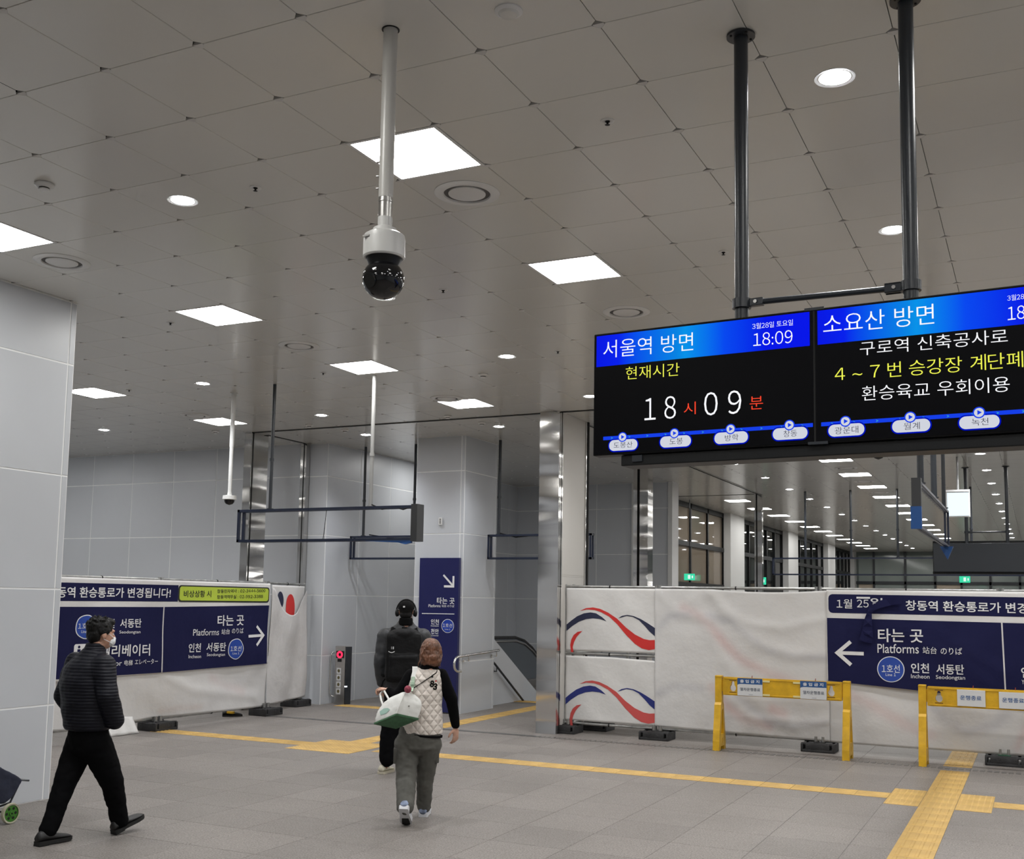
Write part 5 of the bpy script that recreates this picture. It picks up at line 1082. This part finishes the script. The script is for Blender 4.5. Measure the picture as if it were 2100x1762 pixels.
for k in (-1, 1): MB().tube([P(k*0.052, 0.085, -0.028), P(k*0.070, 0.045, -0.004), P(k*0.080, 0.002, 0.020), P(k*0.083, -0.020, 0.010)], 0.0022, 6).build('ear_loop', m_mask, mk, 60); MB().tube([P(k*0.050, 0.085, -0.075), P(k*0.070, 0.04, -0.055), P(k*0.080, -0.012, -0.035)], 0.0022, 6).build('ear_loop', m_mask, mk, 60)

# ---------------------------------------------------------------- woman with the shoulder bag
Wm = empty('person', (-0.495, 4.141, 0), math.radians(31.03), local=True)
tag(Wm, 'woman seen from behind in cream quilted vest and grey trousers', 'person')
X3, Y3 = V3((1, 0, 0)), V3((0, 1, 0))
m_vest = wave_mat('quilted_cream', (0.70, 0.635, 0.575), 0.65, 5.8, 1.0, 'diamond', 0.010, sheen=0.2); m_sw = mat('black_knit', (0.003, 0.003, 0.0035), 0.9, spec=0.08); m_gtr = mat('olive_grey_trousers', (0.088, 0.086, 0.076), 0.85, var=(9, 0.15))
m_snk = mat('pale_blue_knit', (0.27, 0.33, 0.47), 0.7, var=(20, 0.35)); m_snw = mat('sneaker_white', (0.62, 0.63, 0.66), 0.55)
mb = MB(); P, rot = head(mb, (0.100, 0.015, 1.395), (-0.16, 0.98, -0.10), (0.05, 0.1, 1), 0.92)
loft(mb, [((0.03, 0, 0.6), 0.13, 0.09), ((0.04, 0, 1.0), 0.12, 0.09), ((0.07, 0, 1.2), 0.12, 0.07), ((0.09, 0, 1.28), 0.05, 0.05)], X3, Y3)
chain(mb, [((0.20, 0, 1.19), 0.04), ((0.292, 0, 1.0), 0.036), ((0.333, 0.045, 0.76), 0.024)]); chain(mb, [((-0.055, 0, 1.19), 0.04), ((-0.175, -0.03, 1.015), 0.036), ((-0.255, 0.03, 1.075), 0.024)])
hand(mb, (0.334, 0.048, 0.765), (0.03, 0.05, -1), (-0.6, 0.5, 0), -1, (0.25, 0.4, 0.35), 0.98); hand(mb, (-0.252, 0.03, 1.075), (-0.75, 0.25, 0.10), (0.1, -0.2, -1), 1, (0.7, 0.9, 0.7), 0.92)
for h_, k_, a_ in (((-0.075, 0, 0.62), (-0.078, -0.08, 0.33), (-0.085, -0.37, 0.17)), ((0.105, 0, 0.62), (0.079, 0.07, 0.33), (0.076, 0.135, 0.07))): chain(mb, [(h_, 0.065), (k_, 0.045), (a_, 0.034)])
organic('body', mb, m_skin2, Wm, 0.005, 3); eyes(P, rot, Wm, 0.92)
mb = MB(); loft(mb, [((0.04, 0, 0.9), 0.14, 0.105), ((0.07, 0, 1.18), 0.15, 0.09), ((0.08, 0, 1.24), 0.12, 0.075), ((0.095, -0.015, 1.29), 0.068, 0.072), ((0.098, -0.018, 1.335), 0.064, 0.070)], X3, Y3)
chain(mb, [((0.195, 0, 1.20), 0.066), ((0.292, 0, 1.0), 0.053), ((0.331, 0.04, 0.785), 0.037)]); chain(mb, [((-0.055, 0, 1.195), 0.066), ((-0.175, -0.03, 1.015), 0.052), ((-0.238, 0.015, 1.065), 0.040)])
organic('sweater', mb, m_sw, Wm, 0.007, 4, (0.003, (16, 16, 20)))
mb = MB(); loft(mb, [((0.042, 0, 0.715), 0.180, 0.150), ((0.040, 0, 0.80), 0.182, 0.152), ((0.038, 0, 0.95), 0.175, 0.145), ((0.05, 0, 1.08), 0.165, 0.135), ((0.066, 0, 1.18), 0.160, 0.118), ((0.075, 0, 1.232), 0.142, 0.095), ((0.085, 0, 1.275), 0.085, 0.072)], X3, Y3)
ve = organic('vest', mb, m_vest, Wm, 0.008, 5, (0.005, (9, 9, 11)))
mb = MB(); n = 40; mb.rings([[(0.042+(0.174+dr)*math.cos(2*PI*k/n), (0.146+dr)*math.sin(2*PI*k/n), 0.700+zz-0.10*(0.181*math.cos(2*PI*k/n))) for k in range(n)] for dr, zz in ((-0.02, 0.0), (0.004, 0.0), (0.006, 0.016), (-0.02, 0.02))], caps=False)
mb.build('hem_piping', m_sw, ve, 60)
from mathutils.bvhtree import BVHTree
def bvh(ob): return BVHTree.FromPolygons([v_.co for v_ in ob.data.vertices], [tuple(p_.vertices) for p_ in ob.data.polygons])
bv = bvh(ve)
def on_vest(off):
    def g(u, v):
        h = bv.ray_cast(V3((u, -1, v)), V3((0, 1, 0))); y = h[0].y if h[0] is not None else -0.10
        return (u, y-off, v)
    return g
def tilt(fn, cu_, cv_, a):
    return lambda u, v: fn(cu_+(u-cu_)*math.cos(a)-(v-cv_)*math.sin(a), cv_+(u-cu_)*math.sin(a)+(v-cv_)*math.cos(a))
lettering('patch_lettering', '8', (0.100, 1.142, 0.136, 1.142, 0.056), tilt(on_vest(0.004), 0.130, 1.13, -0.12), m_sw, ve, 0.05); lettering('patch_lettering', '3', (0.130, 1.122, 0.166, 1.122, 0.056), tilt(on_vest(0.004), 0.130, 1.13, -0.12), m_sw, ve, 0.05)
flat('patch_mark', disc(0.152, 1.166, 0.007, 0.006, 12), on_vest(0.004), m_red, ve)
mb = MB(); loft(mb, [((0.02, 0, 0.53), 0.08, 0.08), ((0.022, 0, 0.60), 0.175, 0.145), ((0.025, 0, 0.70), 0.180, 0.15), ((0.03, 0, 0.82), 0.165, 0.135)], X3, Y3)
chain(mb, [((-0.080, 0, 0.62), 0.112), ((-0.080, -0.04, 0.48), 0.096), ((-0.079, -0.10, 0.33), 0.084), ((-0.076, -0.24, 0.215), 0.078), ((-0.078, -0.33, 0.165), 0.072)]); chain(mb, [((0.112, 0, 0.62), 0.106), ((0.095, 0.03, 0.48), 0.090), ((0.082, 0.07, 0.33), 0.076), ((0.080, 0.11, 0.19), 0.068), ((0.078, 0.13, 0.09), 0.064)])
tr = organic('trousers', mb, m_gtr, Wm, 0.008, 4, (0.006, (13, 13, 17)))
for x, y in ((-0.172, -0.03), (0.178, 0.02)): MB().bbox(x-0.018, y-0.055, 0.47, x+0.018, y+0.055, 0.60, 0.010).build('cargo_pocket', m_gtr, tr, 40)
sh_, Ps = shoe('sneaker', (-0.092, -0.43, 0.165), (0.16, 1), Wm, m_snk, m_snw, 0.245, -0.74, 0.098, True); MB().prism([(0.05, 0.030), (0.5, 0.036), (0.85, 0.036), (0.97, 0.0), (0.85, -0.036), (0.5, -0.036), (0.05, -0.030)], lambda a, b, z: Ps(0.55+a*0.42, b*0.9, z), -0.006, 0.002).build('tread', m_sole, sh_)
shoe('sneaker', (0.070, 0.075, 0.0), (0.12, 1), Wm, m_snk, m_snw, 0.245, 0.0, 0.098, True)
m_bh = mat('brown_hair', (0.125, 0.050, 0.024), 0.42, var=(22, 0.6), bump=(14, 0.9, (3, 3, 0.7), 5, 0.02))
mb = MB()
for x, y, z, a, b_, c_ in ((0, -0.018, 0.05, 0.094, 0.108, 0.090), (0.0, -0.06, -0.015, 0.088, 0.062, 0.075), (0.02, -0.085, -0.085, 0.062, 0.045, 0.045), (-0.045, -0.05, -0.085, 0.04, 0.05, 0.045), (0.075, -0.03, -0.05, 0.03, 0.055, 0.075), (0.065, -0.075, -0.055, 0.035, 0.035, 0.05), (-0.075, -0.035, 0.0, 0.022, 0.05, 0.05), (0, 0.045, 0.095, 0.07, 0.05, 0.035), (0.015, -0.105, -0.045, 0.052, 0.040, 0.042), (0.05, -0.10, -0.075, 0.035, 0.03, 0.03)):
    mb.ell(P(x, y, z), (a*0.92, b_*0.92, c_*0.92), rot, 20, 14)
random.seed(11)
for k in range(60):
    a = random.uniform(PI*0.75, PI*2.25); p0 = V3((0.09*math.cos(a), -0.02+0.10*math.sin(a), random.uniform(-0.04, 0.07))); pts = [p0]
    for j in range(4): pts.append(pts[-1]+V3((random.uniform(-0.012, 0.012), random.uniform(-0.008, 0.004), -0.022)))
    mb.tube([P(*q) for q in pts], [0.010, 0.010, 0.009, 0.007, 0.004], 8)
organic('hair', mb, m_bh, Wm, 0.005, 2, (0.004, (35, 35, 18)))
# ---- her bag
BG = empty('shoulder_bag', (-0.495, 4.141, 0), math.radians(31.03), local=True)
tag(BG, 'white duffel bag with green base carried by the woman', 'bag')
m_bag = mat('bag_white', (0.63, 0.63, 0.60), 0.6, bump=(10, 0.4, (1, 1, 1), 3, 0.02)); m_grn = mat('bag_green', (0.045, 0.125, 0.058), 0.7, var=(30, 0.2)); m_mint = mat('mint_webbing', (0.40, 0.52, 0.40), 0.7)
D = V3((-0.170, -0.37, 0.915)); e1 = V3((-0.185, 0.10, -0.088)); e2 = V3((0.185, 0.105, -0.050)); uu = V3((0.050, 0.075, 0.200))
def quad_ring(o_, s_, k_, n=8):
    c0 = o_+(e1+e2)/2; P4 = [o_, o_+e2, o_+e1+e2, o_+e1]; out = []
    for a, b in zip(P4, P4[1:]+P4[:1]):
        for i in range(n): q = a+(b-a)*i/n; out.append(c0+(q-c0)*s_)
    return out
mb = MB(); mb.rings([quad_ring(D+uu*h_, s_, 0) for h_, s_ in ((0.0, 0.98), (0.25, 1.03), (0.55, 1.0), (0.80, 0.86), (0.98, 0.60), (1.08, 0.34), (1.10, 0.1))])
bg = organic('body', mb, m_bag, BG, 0.008, 5, (0.004, (14, 14, 14)))
mb = MB(); mb.rings([quad_ring(D-uu*h_, s_, 0) for h_, s_ in ((-0.03, 1.0), (0.03, 0.99), (0.045, 0.95))]); mb.build('base', m_grn, BG, 40)
MB().tube([D+uu*0.02+V3((0, -0.004, 0)), D+uu*0.5+V3((0.008, -0.012, 0)), D+uu*0.95+V3((0.03, 0.06, 0))], 0.005, 8).build('corner_piping', m_bag, BG, 60)
bb = bvh(bg)
lt = D+e1*0.55+uu*0.28
def on_left(u, v):
    o_ = D+e1*u+uu*v; nrm = e1.cross(uu).normalized(); nrm = nrm if nrm.y < 0 else -nrm; h = bb.ray_cast(o_+nrm*0.3, -nrm); q = h[0] if h[0] is not None else o_
    return q+nrm*0.003
flat('stitched_mark', [(0.35, 0.30), (0.50, 0.20), (0.75, 0.22), (0.85, 0.40), (0.70, 0.48), (0.5, 0.42)], on_left, mat('mark_green', (0.28, 0.42, 0.36), 0.7), BG)
MB().bbox(D.x+0.095, D.y+0.06, D.z+0.055, D.x+0.108, D.y+0.068, D.z+0.066, 0.002).build('tag', m_brush, BG)
st_ = MB()
def ribbon(pts, w_, t_, dirw): 
    mb = MB(); dw = V3(dirw).normalized()
    V, F = [], []
    for i, q in enumerate(pts):
        q = V3(q); d = (V3(pts[min(i+1, len(pts)-1)])-V3(pts[max(i-1, 0)])).normalized(); nn = d.cross(dw).normalized()
        V += [q-dw*w_/2-nn*t_/2, q+dw*w_/2-nn*t_/2, q+dw*w_/2+nn*t_/2, q-dw*w_/2+nn*t_/2]
    for i in range(len(pts)-1):
        for k in range(4): F.append((i*4+k, i*4+(k+1) % 4, (i+1)*4+(k+1) % 4, (i+1)*4+k))
    F += [(3, 2, 1, 0), tuple(len(V)-4+k for k in range(4))]; mb.add(V, F); return mb
S0 = V3(on_vest(0.006)(-0.028, 1.235)); S1 = V3(on_vest(0.008)(-0.040, 1.19))
ribbon([(-0.03, 0.04, 1.275), (-0.028, -0.03, 1.272), S0, S1], 0.045, 0.006, (1, 0, 0)).build('strap_pad', m_bag, BG, 40)
ribbon([S1+V3((0, -0.006, 0.01)), (-0.045, S1.y-0.02, 1.15), (-0.048, S1.y-0.045, 1.115), (-0.055, -0.24, 1.09)], 0.030, 0.004, (1, 0, 0)).build('strap', m_mint, BG, 40)
for z in (1.155, 1.138, 1.122): MB().bbox(-0.068, S1.y-0.052, z-0.003, -0.026, S1.y-0.036, z+0.003, 0.002).build('buckle_bar', m_mint, BG)
MB().ell((-0.082, -0.265, 1.108), (0.030, 0.030, 0.032), None, 24, 16).build('pompom', mat('pink_pompom', (0.30, 0.055, 0.085), 0.9, var=(60, 0.4), bump=(120, 0.8)), BG, 60)
MB().tube([(-0.235, -0.20, 1.01), (-0.262, -0.11, 1.045), (-0.285, 0.0, 1.068), (-0.305, 0.035, 1.062), (-0.320, 0.0, 1.04), (-0.305, -0.10, 1.00), (-0.285, -0.18, 0.965)], 0.009, 10).build('grab_handle', m_bag, BG, 60)
CB = empty('crossbody_strap', (-0.495, 4.141, 0), math.radians(31.03), local=True); tag(CB, 'thin black strap running diagonally across the cream vest', 'strap')
ribbon([(0.165, 0.03, 1.262), (0.160, -0.03, 1.262)]+[on_vest(0.005)(0.155-0.2*t_, 1.235-0.135*t_) for t_ in [k/10 for k in range(11)]]+[(-0.10, -0.16, 1.06)], 0.014, 0.004, (0.55, 0, 0.83)).build('webbing', m_sw, CB, 40)
MB().bbox(0.110, -0.125, 1.196, 0.128, -0.113, 1.212, 0.003).build('slider', m_black, CB)

# ---------------------------------------------------------------- man with headphones and backpack
Mn = empty('person', (-1.955, 5.994, 0), math.radians(32.48), local=True)
tag(Mn, 'man seen from behind in black cap, dark jacket and cream shoes', 'person')
m_jk2 = mat('dark_grey_jacket', (0.030, 0.031, 0.034), 0.5, spec=0.35, bump=(14, 0.3, (1, 1, 1), 4, 0.02)); m_blk = mat('black_fabric', (0.003, 0.003, 0.0032), 0.85, spec=0.1); m_crm = mat('cream_canvas', (0.58, 0.55, 0.44), 0.7)
mb = MB(); P, rot = head(mb, (0.153, 0.10, 1.715), (0.10, 1, 0), (0, 0, 1), 1.0)
loft(mb, [((0.14, 0.1, 0.78), 0.14, 0.10), ((0.14, 0.1, 1.2), 0.16, 0.10), ((0.14, 0.1, 1.44), 0.16, 0.08), ((0.15, 0.1, 1.56), 0.055, 0.055)], X3, Y3)
chain(mb, [((-0.06, 0.1, 1.44), 0.045), ((-0.115, 0.06, 1.16), 0.04), ((-0.085, 0.13, 0.90), 0.03)]); chain(mb, [((0.345, 0.1, 1.44), 0.045), ((0.40, 0.08, 1.16), 0.04), ((0.37, 0.16, 0.90), 0.03)])
hand(mb, (-0.085, 0.13, 0.905), (0.1, 0.2, -1), (0.8, 0.3, 0), 1); hand(mb, (0.37, 0.16, 0.905), (-0.05, 0.2, -1), (-0.8, 0.3, 0), -1)
for h_, k_, a_ in (((0.05, 0.1, 0.80), (0.012, 0.09, 0.42), (-0.03, 0.05, 0.08)), ((0.235, 0.1, 0.80), (0.25, 0.20, 0.43), (0.25, 0.32, 0.08))): chain(mb, [(h_, 0.07), (k_, 0.05), (a_, 0.036)])
organic('body', mb, m_skin, Mn, 0.006, 4); eyes(P, rot, Mn)
mb = MB(); loft(mb, [((0.135, 0.1, 0.88), 0.20, 0.145), ((0.135, 0.1, 1.0), 0.215, 0.155), ((0.13, 0.1, 1.2), 0.23, 0.16), ((0.135, 0.1, 1.36), 0.235, 0.15), ((0.14, 0.1, 1.46), 0.230, 0.125), ((0.142, 0.1, 1.52), 0.185, 0.10), ((0.147, 0.1, 1.575), 0.105, 0.08), ((0.15, 0.1, 1.62), 0.072, 0.072)], X3, Y3)
chain(mb, [((-0.060, 0.1, 1.445), 0.096), ((-0.112, 0.06, 1.16), 0.075), ((-0.088, 0.12, 0.955), 0.058)]); chain(mb, [((0.340, 0.1, 1.445), 0.096), ((0.395, 0.08, 1.16), 0.075), ((0.37, 0.15, 0.955), 0.058)])
j2 = organic('jacket', mb, m_jk2, Mn, 0.009, 5, (0.006, (9, 9, 12)))
mb = MB(); loft(mb, [((0.148, 0.085, 1.57), 0.085, 0.088), ((0.15, 0.080, 1.615), 0.076, 0.082), ((0.152, 0.078, 1.652), 0.070, 0.078)], X3, Y3); organic('collar', mb, m_blk, j2, 0.007, 3)
mb = MB(); loft(mb, [((0.14, 0.1, 0.70), 0.07, 0.07), ((0.14, 0.1, 0.78), 0.18, 0.14), ((0.14, 0.1, 0.92), 0.18, 0.14)], X3, Y3)
chain(mb, [((0.05, 0.1, 0.80), 0.115), ((0.03, 0.095, 0.60), 0.108), ((0.010, 0.085, 0.42), 0.100), ((-0.005, 0.06, 0.27), 0.093), ((-0.012, 0.045, 0.150), 0.084)]); chain(mb, [((0.235, 0.1, 0.80), 0.115), ((0.25, 0.19, 0.43), 0.100), ((0.255, 0.28, 0.17), 0.086)])
organic('trousers', mb, m_trou, Mn, 0.009, 4, (0.007, (11, 11, 14)))
shoe('shoe', (-0.075, 0.0, 0.0), (0.45, 0.9), Mn, m_crm, mat('cream_sole', (0.5, 0.46, 0.36), 0.6), 0.27, 0.0, 0.105); shoe('shoe', (0.25, 0.25, 0.0), (0.1, 1), Mn, m_crm, bpy.data.materials['cream_sole'], 0.27, 0.0, 0.105)
mb = MB(); mb.ell(P(0, -0.012, 0.03), (0.079, 0.098, 0.085), rot); mb.ell(P(0, -0.05, -0.03), (0.068, 0.05, 0.05), rot); organic('hair', mb, m_hair, Mn, 0.006, 2)
mb = MB()
for rr in (1.0,): mb.rings([[P(0.092*math.cos(t_)*math.cos(2*PI*k/28), -0.008+0.108*math.cos(t_)*math.sin(2*PI*k/28), 0.030+0.098*math.sin(t_)) for k in range(28)] for t_ in [0.0, 0.25, 0.5, 0.75, 1.0, 1.25, 1.45, 1.56]])
cp = mb.build('cap', m_blk, Mn, 60)
MB().prism([(0.08*math.sin(t_), 0.075+0.095*math.cos(t_)) for t_ in [-1.35+2.7*k/14 for k in range(15)]], lambda u, v, d: P(u, v, 0.028+d-0.10*(v-0.07)), 0.0, 0.006).build('brim', m_blk, cp)
MB().bbox(*(P(-0.026, -0.121, 0.048)), *(P(-0.006, -0.112, 0.064)), 0.002).build('cap_badge', m_ink, cp)
# headphones
Hp = empty('headphones', (-1.955, 5.994, 0), math.radians(32.48), local=True); tag(Hp, 'black over-ear headphones worn over the cap', 'headphones')
MB().tube([P(0.108*math.cos(t_), -0.005, -0.005+0.140*math.sin(t_)) for t_ in [PI*k/24 for k in range(25)]], 0.008, 10).build('band', m_black, Hp, 60)
for k in (-1, 1): mb = MB(); mb.ell(P(k*0.100, -0.005, -0.012), (0.022, 0.036, 0.042), rot, 20, 12); mb.build('ear_cup', m_black, Hp, 60); MB().ell(P(k*0.086, -0.005, -0.012), (0.012, 0.032, 0.037), rot, 20, 12).build('cushion', m_rub, Hp, 60)
# backpack
Bp = empty('backpack', (-1.955, 5.994, 0), math.radians(32.48), local=True); tag(Bp, 'large black backpack on the man with headphones', 'backpack')
mb = MB(); mb.bbox(-0.055, -0.19, 0.97, 0.325, -0.055, 1.50, 0.05); mb.ell((0.135, -0.12, 1.48), (0.17, 0.075, 0.07)); mb.bbox(-0.02, -0.225, 1.0, 0.29, -0.15, 1.27, 0.035)
bk = organic('sack', mb, mat('pack_nylon', (0.0035, 0.0035, 0.004), 0.6, spec=0.2, bump=(9, 0.5, (1, 1, 1), 4, 0.03)), Bp, 0.009, 6, (0.005, (8, 8, 8)))
for s_ in (-1, 1):
    x = 0.135+s_*0.13
    ribbon([(x, -0.07, 1.36), (x-s_*0.005, -0.04, 1.50), (x-s_*0.02, 0.06, 1.545), (x-s_*0.02, 0.17, 1.50), (x, 0.27, 1.35), (x+s_*0.05, 0.25, 1.15), (x+s_*0.10, 0.10, 1.05), (x+s_*0.06, -0.06, 1.03)], 0.055, 0.012, (1, 0, 0)).build('shoulder_strap', m_blk, Bp, 40)
b2 = bvh(bk)
def on_pack(u, v): h = b2.ray_cast(V3((u, -1, v)), V3((0, 1, 0))); return (u, (h[0].y if h[0] is not None else -0.2)-0.006, v)
flat('curved_mark', stroke([(-0.028+0.066*k/8, 1.302-0.012*math.sin(PI*k/8)) for k in range(9)], 0.007), on_pack, m_ink, Bp)
flat('small_tag', [(0.0, 1.325), (0.0, 1.352), (0.010, 1.352), (0.010, 1.325)], on_pack, m_brush, Bp); flat('small_tag', [(0.018, 1.325), (0.018, 1.352), (0.028, 1.352), (0.028, 1.325)], on_pack, m_board, Bp)
MB().tube([(-0.045, -0.12, 1.02), (-0.075, -0.11, 0.98), (-0.10, -0.10, 0.90), (-0.105, -0.10, 0.865)], [0.008, 0.007, 0.007, 0.014], 8).build('loose_strap', m_blk, Bp, 60)
MB().tube([(0.10, -0.10, 1.50), (0.115, -0.13, 1.55), (0.155, -0.13, 1.55), (0.17, -0.10, 1.50)], 0.009, 8).build('grab_loop', m_blk, Bp, 60)

# ---------------------------------------------------------------- shopping cart at the left edge, shoe under the banner
r = empty('shopping_cart', (-3.35, 2.25, 0))
m_cbag = mat('navy_canvas', (0.010, 0.014, 0.035), 0.7, var=(10, 0.2), bump=(8, 0.4, (1, 1, 1), 4, 0.02)); m_tyre = mat('cream_tyre', (0.45, 0.43, 0.32), 0.6); m_hub = mat('green_hub', (0.05, 0.20, 0.02), 0.45)
wy = 2.337
def ring_x(x, y, z, rr, n=32): return [(x, y+rr*math.cos(2*PI*k/n), z+rr*math.sin(2*PI*k/n)) for k in range(n)]
for x in (-3.20, -3.56):
    wl = MB(); wl.rings([ring_x(x-0.014, wy, 0.083, 0.066), ring_x(x-0.016, wy, 0.083, 0.078), ring_x(x, wy, 0.083, 0.083), ring_x(x+0.016, wy, 0.083, 0.078), ring_x(x+0.014, wy, 0.083, 0.066)], caps=False); w_ = wl.build('wheel', m_tyre, r, 40)
    hb = MB(); hb.rings([ring_x(x-0.008, wy, 0.083, 0.067), ring_x(x+0.008, wy, 0.083, 0.067)]); hb.rings([ring_x(x-0.018, wy, 0.083, 0.018), ring_x(x+0.018, wy, 0.083, 0.018)]); hb.build('hub', m_hub, w_, 40)
    for k in range(6):
        a = 2*PI*k/6; MB().cone((x+0.0085, wy+0.042*math.cos(a), 0.083+0.042*math.sin(a)), (x+0.010, wy+0.042*math.cos(a), 0.083+0.042*math.sin(a)), 0.011, n=10).build('hub_hole', m_gap, w_)
MB().cone((-3.58, wy, 0.083), (-3.18, wy, 0.083), 0.007, n=10).build('axle', m_black, r)
mb = MB(); mb.prism([(2.30, 0.165), (2.365, 0.20), (2.455, 0.325), (2.42, 0.36), (2.24, 0.46), (1.85, 0.62), (1.55, 0.60), (1.62, 0.35), (2.0, 0.19)], lambda u, v, d: (d, u, v), -3.54, -3.22)
organic('bag', mb, m_cbag, None, 0.009, 8, (0.006, (9, 9, 9)))
bgo = bpy.data.objects['bag']; bgo.parent = r; bgo.location = (3.35, -2.25, 0)
for x in (-3.24, -3.52): MB().tube([(x, wy, 0.083), (x, 2.36, 0.16), (x, 2.45, 0.325), (x, 2.53, 0.312)], 0.008, 8).build('frame_tube', m_post, r, 60); MB().tube([(x, 2.36, 0.16), (x, 1.95, 0.10), (x, 1.90, 0.0)], 0.008, 8).build('stand', m_black, r, 60)
MB().cone((-3.24, 2.53, 0.312), (-3.52, 2.53, 0.312), 0.008, n=8).build('cross_tube', m_pipe, r)
tag(r, 'navy shopping cart with green wheel at the left photo edge', 'shopping cart')
r = empty('work_shoe', (-6.98, 9.28, 0), 0, local=True)
u_, P_ = shoe('upper', (-0.10, 0.0, 0.0), (0.7, 0.7), r, m_shoe, m_sole, 0.30, 0.0, 0.115); MB().bbox(-0.02, 0.00, 0.05, 0.10, 0.05, 0.085, 0.008).build('yellow_patch', m_yel, r)
tag(r, 'black shoe with yellow patch glimpsed under the left banner', 'shoe')
